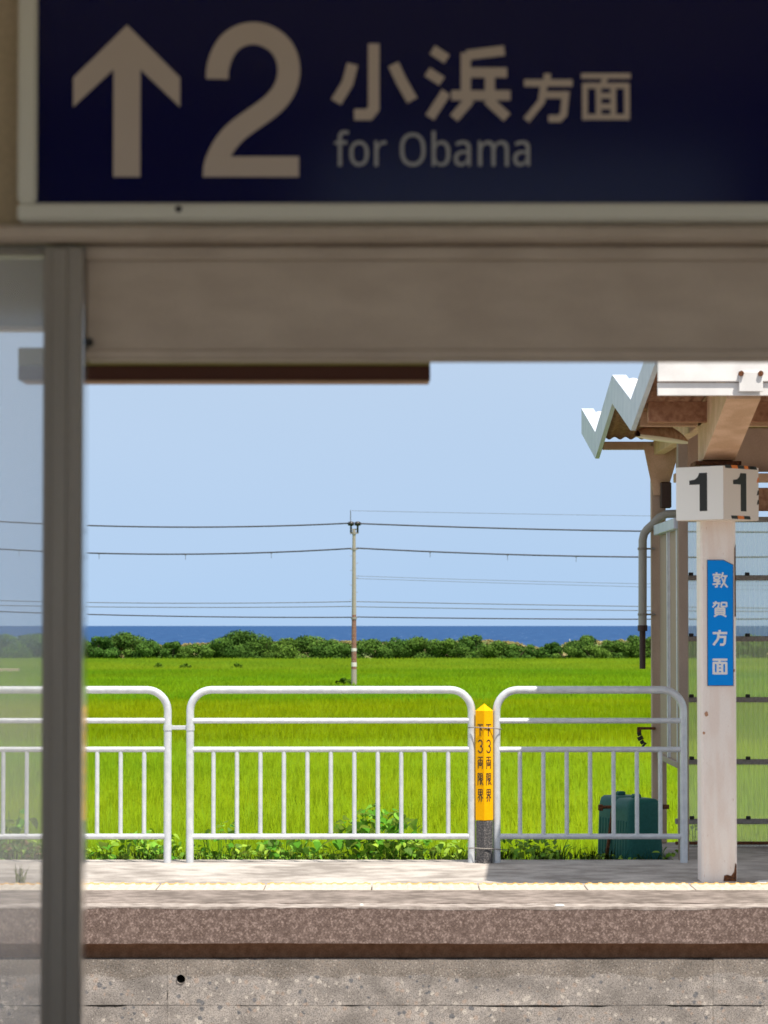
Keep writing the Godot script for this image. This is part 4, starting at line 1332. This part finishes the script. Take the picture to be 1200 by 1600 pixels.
func make_trees() -> void:
	# [x in picture units, half width, top, distance, tone 0 dark .. 1 yellowish, label]
	var list := [
		[12, 34, 993, 272, 0.4, "coastal tree at the outer edge of the dusty side pane"],
		[52, 30, 992, 273, 0.5, "coastal tree seen through the dusty pane, touching the mullion"],
		[104, 34, 994, 273, 0.3, "coastal tree behind the door mullion"],
		[152, 22, 994, 271, 0.05, "dark narrow coastal tree just past the mullion"],
		[197, 38, 991, 273, 0.35, "broad layered coastal tree, second past the mullion"],
		[238, 28, 1002, 272, 0.15, "low dark coastal tree sloping down towards the dune gap"],
		[272, 13, 1003, 271, 0.2, "small pointed shrub alone in the dune gap"],
		[305, 26, 1010, 271, 0.55, "low rounded shrub before the tan dune gap"],
		[346, 32, 999, 272, 0.25, "dark rounded tree left of the tallest coastal tree"],
		[382, 30, 988, 275, 0.3, "tallest flat-topped coastal tree, above the full railing panel"],
		[418, 30, 996, 272, 0.4, "coastal tree just right of the tallest one"],
		[452, 28, 1000, 271, 0.65, "yellowish coastal tree with reeds at its foot"],
		[486, 28, 995, 274, 0.35, "rounded coastal tree two crowns before the utility pole"],
		[520, 26, 1001, 272, 0.25, "coastal tree crown immediately left of the utility pole"],
		[545, 18, 1007, 271, 0.3, "low shrub behind the foot of the utility pole"],
		[582, 30, 1001, 272, 0.35, "coastal tree crown immediately right of the utility pole"],
		[622, 24, 997, 273, 0.05, "darkest coastal tree, with a jagged top right of the utility pole"],
		[660, 32, 999, 272, 0.45, "broad coastal tree second to the darkest one"],
		[703, 28, 1002, 272, 0.5, "rounded coastal tree just before the dark domed one"],
		[743, 24, 992, 278, 0.25, "dark domed coastal tree rising over the yellow post"],
		[776, 26, 1004, 271, 0.55, "pale coastal tree right of the dark domed tree"],
		[806, 20, 1008, 271, 0.25, "low coastal tree before the dune dip"],
		[832, 18, 1009, 272, 0.15, "low dark shrub below the dip where most sea shows"],
		[860, 17, 1007, 271, 0.2, "round dark shrub right of the dune dip"],
		[888, 22, 1014, 270, 0.6, "low pale shrub in front of the white stake"],
		[911, 24, 993, 281, 0.4, "round bush on the dune beside the white stake"],
		[925, 24, 1012, 270, 0.65, "low yellow-green shrub below the round dune bush"],
		[955, 26, 1003, 272, 0.55, "coastal tree next to the downpipe's open side"],
		[985, 26, 993, 274, 0.35, "tall coastal tree beside the shelter's downpipe"],
		[1016, 26, 995, 272, 0.45, "coastal tree behind the downpipe and shelter post"],
		[1060, 34, 996, 273, 0.4, "coastal tree blurred behind the shelter's side wall"],
		[1120, 38, 994, 273, 0.4, "coastal tree behind the clear panels by the column"],
		[1180, 38, 995, 273, 0.4, "coastal tree behind the outermost clear panels"],
	]
	for t in list:
		var Z: float = t[3]
		var k := Z / 4600.0
		var w: float = t[1] * k * 1.32
		var top: float = 1.5 + (977.0 - t[2]) * k + 0.26
		var h := top + 2.12
		var o := thing("coastal_tree", t[5], "tree", Vector3((t[0] - 600) * k, -2.12, -Z), "trees along the coast")
		var tone: float = t[4]
		var dark := Vector3(0.020, 0.060, 0.014).lerp(Vector3(0.060, 0.115, 0.020), tone)
		var light := Vector3(0.085, 0.185, 0.036).lerp(Vector3(0.17, 0.27, 0.045), tone)
		part_mesh("crown", crown_mesh(w, h, minf(w, 1.6), int(1500 + w * h * 1100), dark, light), M.tree_leaf, o)
		var st := begin()
		tube(st, [Vector3(0, -0.1, 0), Vector3(rnd(-0.1, 0.1), h * 0.35, 0), Vector3(rnd(-0.3, 0.3), h * 0.75, 0.1)], [0.11, 0.08, 0.04], 7)
		for i in 3:
			tube(st, [Vector3(0, h * 0.25, 0), Vector3(rnd(-0.6, 0.6) * w, h * rnd(0.5, 0.75), rnd(-0.5, 0.5))], [0.06, 0.025], 6)
		part("trunk", st, M.bark, o)

# ---------------------------------------------------------------- rice
func blade(V: PackedVector3Array, N: PackedVector3Array, C: PackedColorArray, root: Vector3, lean: Vector3, h: float, w: float, col: Color) -> void:
	var sidev := Vector3(lean.z, 0, -lean.x).normalized()
	if sidev.length() < 0.5: sidev = Vector3.RIGHT
	sidev = sidev.rotated(Vector3.UP, rnd(-0.9, 0.9)) * w * 0.5
	var m := root + Vector3(lean.x * 0.35, h * 0.62, lean.z * 0.35)
	var tip := root + Vector3(lean.x, h, lean.z)
	var n := sidev.cross(tip - root).normalized()
	n = (n * (1.0 if n.y > 0 else -1.0) + Vector3(0, 0.9, 0.1)).normalized()
	for q in [root - sidev, m - sidev, m + sidev, root - sidev, m + sidev, root + sidev, m - sidev, tip, m + sidev]:
		V.append(q); N.append(n); C.append(col)

func rice_patch(hills_x: int, hills_z: int, blades: int, size: float, h: float, bw: float, spread: float, heads: float) -> ArrayMesh:
	var V := PackedVector3Array(); var N := PackedVector3Array(); var C := PackedColorArray()
	for i in hills_x:
		for j in hills_z:
			var c := Vector3((i + 0.5) / hills_x - 0.5, 0, (j + 0.5) / hills_z - 0.5) * size + Vector3(rnd(-0.04, 0.04), 0, rnd(-0.03, 0.03))
			for b in blades:
				var a := rnd(0, TAU)
				var l := Vector3(cos(a), 0, sin(a)) * rnd(0.03, 1.0) * spread
				var t := rng.randf()
				var v := rnd(0.8, 1.2)
				var col := Color(v * (0.9 + 0.25 * t), v, v * 0.9)
				if rng.randf() < heads: col = Color(1.35 * v, 0.98 * v, 1.3 * v)
				var tall := 1.0
				if b % 4 == 0:
					l *= 0.4
					tall = rnd(1.05, 1.22)
					col = Color(col.r * 1.12, col.g * 1.08, col.b * 1.6)
				blade(V, N, C, c + l * 0.12, l, h * rnd(0.78, 1.06) * tall, bw * rnd(0.7, 1.25), col)
	var arr := []
	arr.resize(Mesh.ARRAY_MAX)
	arr[Mesh.ARRAY_VERTEX] = V; arr[Mesh.ARRAY_NORMAL] = N; arr[Mesh.ARRAY_COLOR] = C
	var am := ArrayMesh.new()
	am.add_surface_from_arrays(Mesh.PRIMITIVE_TRIANGLES, arr)
	return am

func make_rice() -> void:
	var tone := FastNoiseLite.new(); tone.seed = 77; tone.frequency = 0.05; tone.fractal_octaves = 3
	# name, near and far distance, patch size, mesh settings, colour, label
	var near_m := [rice_patch(4, 6, 15, 1.0, 0.62, 0.011, 0.22, 0.02), rice_patch(4, 6, 15, 1.0, 0.62, 0.011, 0.26, 0.02)]
	var mid_m := [rice_patch(4, 6, 11, 1.0, 0.62, 0.016, 0.22, 0.30), rice_patch(4, 6, 11, 1.0, 0.62, 0.016, 0.22, 0.30)]
	var far_m := [rice_patch(6, 6, 12, 2.0, 0.62, 0.032, 0.32, 0.05), rice_patch(6, 6, 12, 2.0, 0.62, 0.032, 0.32, 0.05)]
	var defs := [
		["bright lime-green rice of the nearest paddy, behind the railing", 33.0, 79.4, 1.0, near_m, Vector3(0.445, 0.76, 0.022), -2.12],
		["yellowish ripening rice of the second paddy, level with the upper rails", 80.2, 121.8, 1.0, mid_m, Vector3(0.375, 0.60, 0.008), -2.12],
		["mid-green rice of the third paddy, around the utility pole's foot", 122.6, 172.4, 2.0, far_m, Vector3(0.31, 0.64, 0.016), -2.12],
		["darker green rice of the fourth paddy, a thin band beyond the pole", 173.4, 202.5, 2.0, far_m, Vector3(0.27, 0.56, 0.016), -2.12],
		["pale green rice of the farthest paddy, along the coastal trees", 203.6, 271.0, 2.0, far_m, Vector3(0.34, 0.60, 0.03), -2.12],
	]
	for d in defs:
		var o := Node3D.new()
		o.name = numbered("rice_crop")
		add_child(o)
		o.set_meta("label", d[0]); o.set_meta("category", "rice"); o.set_meta("kind", "stuff")
		var size: float = d[3]
		var lists := [[], []]
		var z: float = d[1] + size * 0.5
		while z < d[2]:
			var half := z * 0.1304 * 1.32 + 2.0
			var x := -half + rnd(0, size)
			while x < half:
				lists[rng.randi() % 2].append(Vector3(x, d[6], -z))
				x += size
			z += size
		for v in 2:
			var mm := MultiMesh.new()
			mm.transform_format = MultiMesh.TRANSFORM_3D
			mm.use_colors = true
			mm.mesh = d[4][v]
			mm.instance_count = lists[v].size()
			for i in lists[v].size():
				var p: Vector3 = lists[v][i]
				var b := Basis(Vector3.UP, PI / 2 * (rng.randi() % 4)).scaled(Vector3(1.04, rnd(0.95, 1.05), 1.04))
				mm.set_instance_transform(i, Transform3D(b, p))
				var t := 1.0 + 0.16 * tone.get_noise_2d(p.x, p.z * 0.6) + rnd(-0.03, 0.03)
				var c: Vector3 = d[5]
				mm.set_instance_color(i, Color(c.x * t * t, c.y * (0.3 + 0.7 * t), c.z))
			var mi := MultiMeshInstance3D.new()
			mi.name = "rice"
			mi.multimesh = mm
			mi.material_override = M.rice_leaf
			o.add_child(mi, true)
	# darker tufts standing out of the far paddies
	var tufts := [[250, 1041, "small dark weed tuft in the far paddy, nearest the mullion"], [290, 1042, "small dark weed tuft in the far paddy, middle of the three"], [370, 1041, "small dark weed tuft in the far paddy under the tallest tree"], [537, 1066, "dark weed tuft beside the foot of the utility pole"]]
	for t in tufts:
		var Z: float = 3.0 * 4600.0 / (t[1] - 977.0)
		var o := thing("weed_tuft", t[2], "weed", Vector3((t[0] - 600) * Z / 4600.0, -1.75, -Z), "weed tufts in the paddies")
		part_mesh("leaves", crown_mesh(0.45, 0.5, 0.4, 260, Vector3(0.05, 0.11, 0.01), Vector3(0.10, 0.18, 0.02)), M.tree_leaf, o)

# ---------------------------------------------------------------- weeds on the bank
func leaf_mesh(l: float, w: float, fold: float) -> ArrayMesh:
	var st := begin(1)
	var edge := [Vector2(0, 0), Vector2(0.42, 0.18), Vector2(0.5, 0.42), Vector2(0.36, 0.72), Vector2(0, 1)]
	for sgn in [-1.0, 1.0]:
		for i in 4:
			var a: Vector2 = edge[i]; var b: Vector2 = edge[i + 1]
			var A := Vector3(sgn * a.x * w, a.x * fold * w - a.y * a.y * 0.25 * l, a.y * l)
			var B := Vector3(sgn * b.x * w, b.x * fold * w - b.y * b.y * 0.25 * l, b.y * l)
			var a0 := Vector3(0, -a.y * a.y * 0.25 * l, a.y * l); var b0 := Vector3(0, -b.y * b.y * 0.25 * l, b.y * l)
			if sgn > 0:
				if i > 0: tri(st, a0, A, B)
				tri(st, a0, B, b0)
			else:
				if i > 0: tri(st, a0, B, A)
				tri(st, a0, b0, B)
	return finish(st)

func kudzu(label: String, at: Vector3, sx: float, h: float, n: int, mats: Array, scale_ := 1.0) -> void:
	var o := thing("kudzu_bush", label, "plant", at, "creepers on the bank")
	var meshes := [leaf_mesh(0.075, 0.068, 0.3), leaf_mesh(0.062, 0.05, 0.15), leaf_mesh(0.07, 0.055, 0.5)]
	for i in 7:
		var st := begin()
		var x := rnd(-0.8, 0.8) * sx
		tube(st, [Vector3(x * 0.6, -0.15, 0), Vector3(x, h * 0.5, rnd(-0.05, 0.08)), Vector3(x * 1.2, h * rnd(0.7, 1.0) * (1.0 - 0.6 * pow(absf(x) / sx, 2)), rnd(-0.05, 0.08))], [0.004, 0.003, 0.002], 5)
		part("stem", st, mats[0], o)
	for i in n:
		var u := clampf(rng.randfn() * 0.45, -1.0, 1.0)
		var y := rnd(-0.12, 1.0) * h * (1.0 - 0.75 * u * u)
		var mi := part_mesh("leaf", meshes[rng.randi() % 3], mats[rng.randi() % mats.size()], o)
		var b := Basis.from_euler(Vector3(rnd(-0.2, 1.0), rnd(-PI, PI), rnd(-0.6, 0.6)))
		mi.transform = Transform3D(b.scaled(Vector3.ONE * rnd(0.6, 1.15) * scale_), Vector3(u * sx, y, rnd(-0.16, 0.16)))

func make_weeds() -> void:
	var ka := [M.kudzu_leaf, M.kudzu_leaf, M.kudzu_leaf, M.kudzu_leaf_bright, M.kudzu_leaf_dull]
	kudzu("largest kudzu mound rising behind the full railing panel's bars", Vector3(-0.02, -0.05, -19.42), 0.40, 0.37, 285, ka, 1.15)
	kudzu("small creeper clump climbing behind the first bars of the full railing panel", Vector3(-1.06, -0.04, -19.4), 0.16, 0.26, 46, ka)
	kudzu("large-leaved creeper seen through the dusty side pane", Vector3(-2.44, -0.02, -19.4), 0.18, 0.34, 60, [M.kudzu_leaf_dull, M.kudzu_leaf_bright, M.kudzu_leaf], 1.35)
	kudzu("low leafy creeper between the full panel and the large kudzu mound", Vector3(-0.62, -0.05, -19.3), 0.30, 0.19, 90, ka)
	kudzu("dark leafy creeper low on the bank between mullion and panel gap", Vector3(-1.62, -0.05, -19.3), 0.34, 0.19, 90, ka)
	kudzu("low bright weeds between the yellow post and the green bins", Vector3(1.02, -0.05, -19.35), 0.40, 0.17, 90, [M.kudzu_leaf_bright, M.kudzu_leaf_bright, M.kudzu_leaf_dull], 0.7)
	kudzu("dry brown creeper at the platform edge behind the dusty pane", Vector3(-2.35, -0.05, -19.15), 0.35, 0.16, 80, [M.dry_leaf, M.dry_leaf, M.kudzu_leaf_dull], 0.7)
	kudzu("thin creeper at the foot of the clear panels by the column", Vector3(2.13, 0.0, -20.3), 0.10, 0.22, 14, [M.kudzu_leaf], 0.8)
	# low ground cover: countless small leaves and grass blades
	var wd := Node3D.new()
	wd.name = "weeds"
	add_child(wd)
	wd.set_meta("kind", "stuff")
	wd.set_meta("label", "low tangle of green weeds along the back edge of the far platform")
	wd.set_meta("category", "weeds")
	var leaf := leaf_mesh(0.05, 0.036, 0.3)
	for kind in 2:
		var mm := MultiMesh.new()
		mm.transform_format = MultiMesh.TRANSFORM_3D
		mm.use_colors = true
		if kind == 0:
			mm.mesh = leaf
			mm.instance_count = 5200
		else:
			var V := PackedVector3Array(); var N := PackedVector3Array(); var C := PackedColorArray()
			for b in 9:
				var a := rnd(0, TAU)
				blade(V, N, C, Vector3(rnd(-0.03, 0.03), 0, rnd(-0.03, 0.03)), Vector3(cos(a), 0, sin(a)) * rnd(0.02, 0.10), rnd(0.10, 0.22), 0.006, Color(1, 1, 1))
			var arr := []
			arr.resize(Mesh.ARRAY_MAX)
			arr[Mesh.ARRAY_VERTEX] = V; arr[Mesh.ARRAY_NORMAL] = N; arr[Mesh.ARRAY_COLOR] = C
			var am := ArrayMesh.new()
			am.add_surface_from_arrays(Mesh.PRIMITIVE_TRIANGLES, arr)
			mm.mesh = am
			mm.instance_count = 900
		for i in mm.instance_count:
			var x := rnd(-4.5, 1.9)
			var z := rnd(-20.6, -19.0)
			var lift := 0.05 * sin(x * 3.1) + 0.04 * sin(x * 7.7 + 1.0)
			var y0 := -0.12 if z > -19.6 else lerpf(-0.14, -0.5, (-19.6 - z))
			if kind == 0:
				var b := Basis.from_euler(Vector3(rnd(-0.4, 0.9), rnd(-PI, PI), rnd(-0.6, 0.6))).scaled(Vector3.ONE * rnd(0.5, 1.3))
				mm.set_instance_transform(i, Transform3D(b, Vector3(x, y0 + rnd(0.0, 0.19 + lift), z)))
			else:
				mm.set_instance_transform(i, Transform3D(Basis(Vector3.UP, rnd(0, TAU)).scaled(Vector3.ONE * rnd(0.7, 1.2)), Vector3(x, y0 - 0.02, z)))
			var t := rng.randf()
			var c := Vector3(0.12, 0.27, 0.02).lerp(Vector3(0.36, 0.54, 0.06), t * t if kind == 0 else t)
			mm.set_instance_color(i, Color(c.x, c.y, c.z))
		var mi := MultiMeshInstance3D.new()
		mi.name = "leaves" if kind == 0 else "grass"
		mi.multimesh = mm
		mi.material_override = M.weed_leaf
		wd.add_child(mi, true)
	# a tuft of grass in a crack of the platform
	var tf := thing("grass_tuft", "small grass tuft in a platform crack, seen through the dusty pane", "grass", Vector3(-2.12, 0.0, -17.25))
	var V2 := PackedVector3Array(); var N2 := PackedVector3Array(); var C2 := PackedColorArray()
	for b in 26:
		var a := rnd(0, TAU)
		blade(V2, N2, C2, Vector3(rnd(-0.03, 0.03), 0, rnd(-0.01, 0.01)), Vector3(cos(a), 0, sin(a)) * rnd(0.01, 0.06), rnd(0.05, 0.13), 0.005, Color(0.22, 0.26, 0.06))
	var ar2 := []
	ar2.resize(Mesh.ARRAY_MAX)
	ar2[Mesh.ARRAY_VERTEX] = V2; ar2[Mesh.ARRAY_NORMAL] = N2; ar2[Mesh.ARRAY_COLOR] = C2
	var am2 := ArrayMesh.new()
	am2.add_surface_from_arrays(Mesh.PRIMITIVE_TRIANGLES, ar2)
	part_mesh("blades", am2, M.weed_leaf, tf)
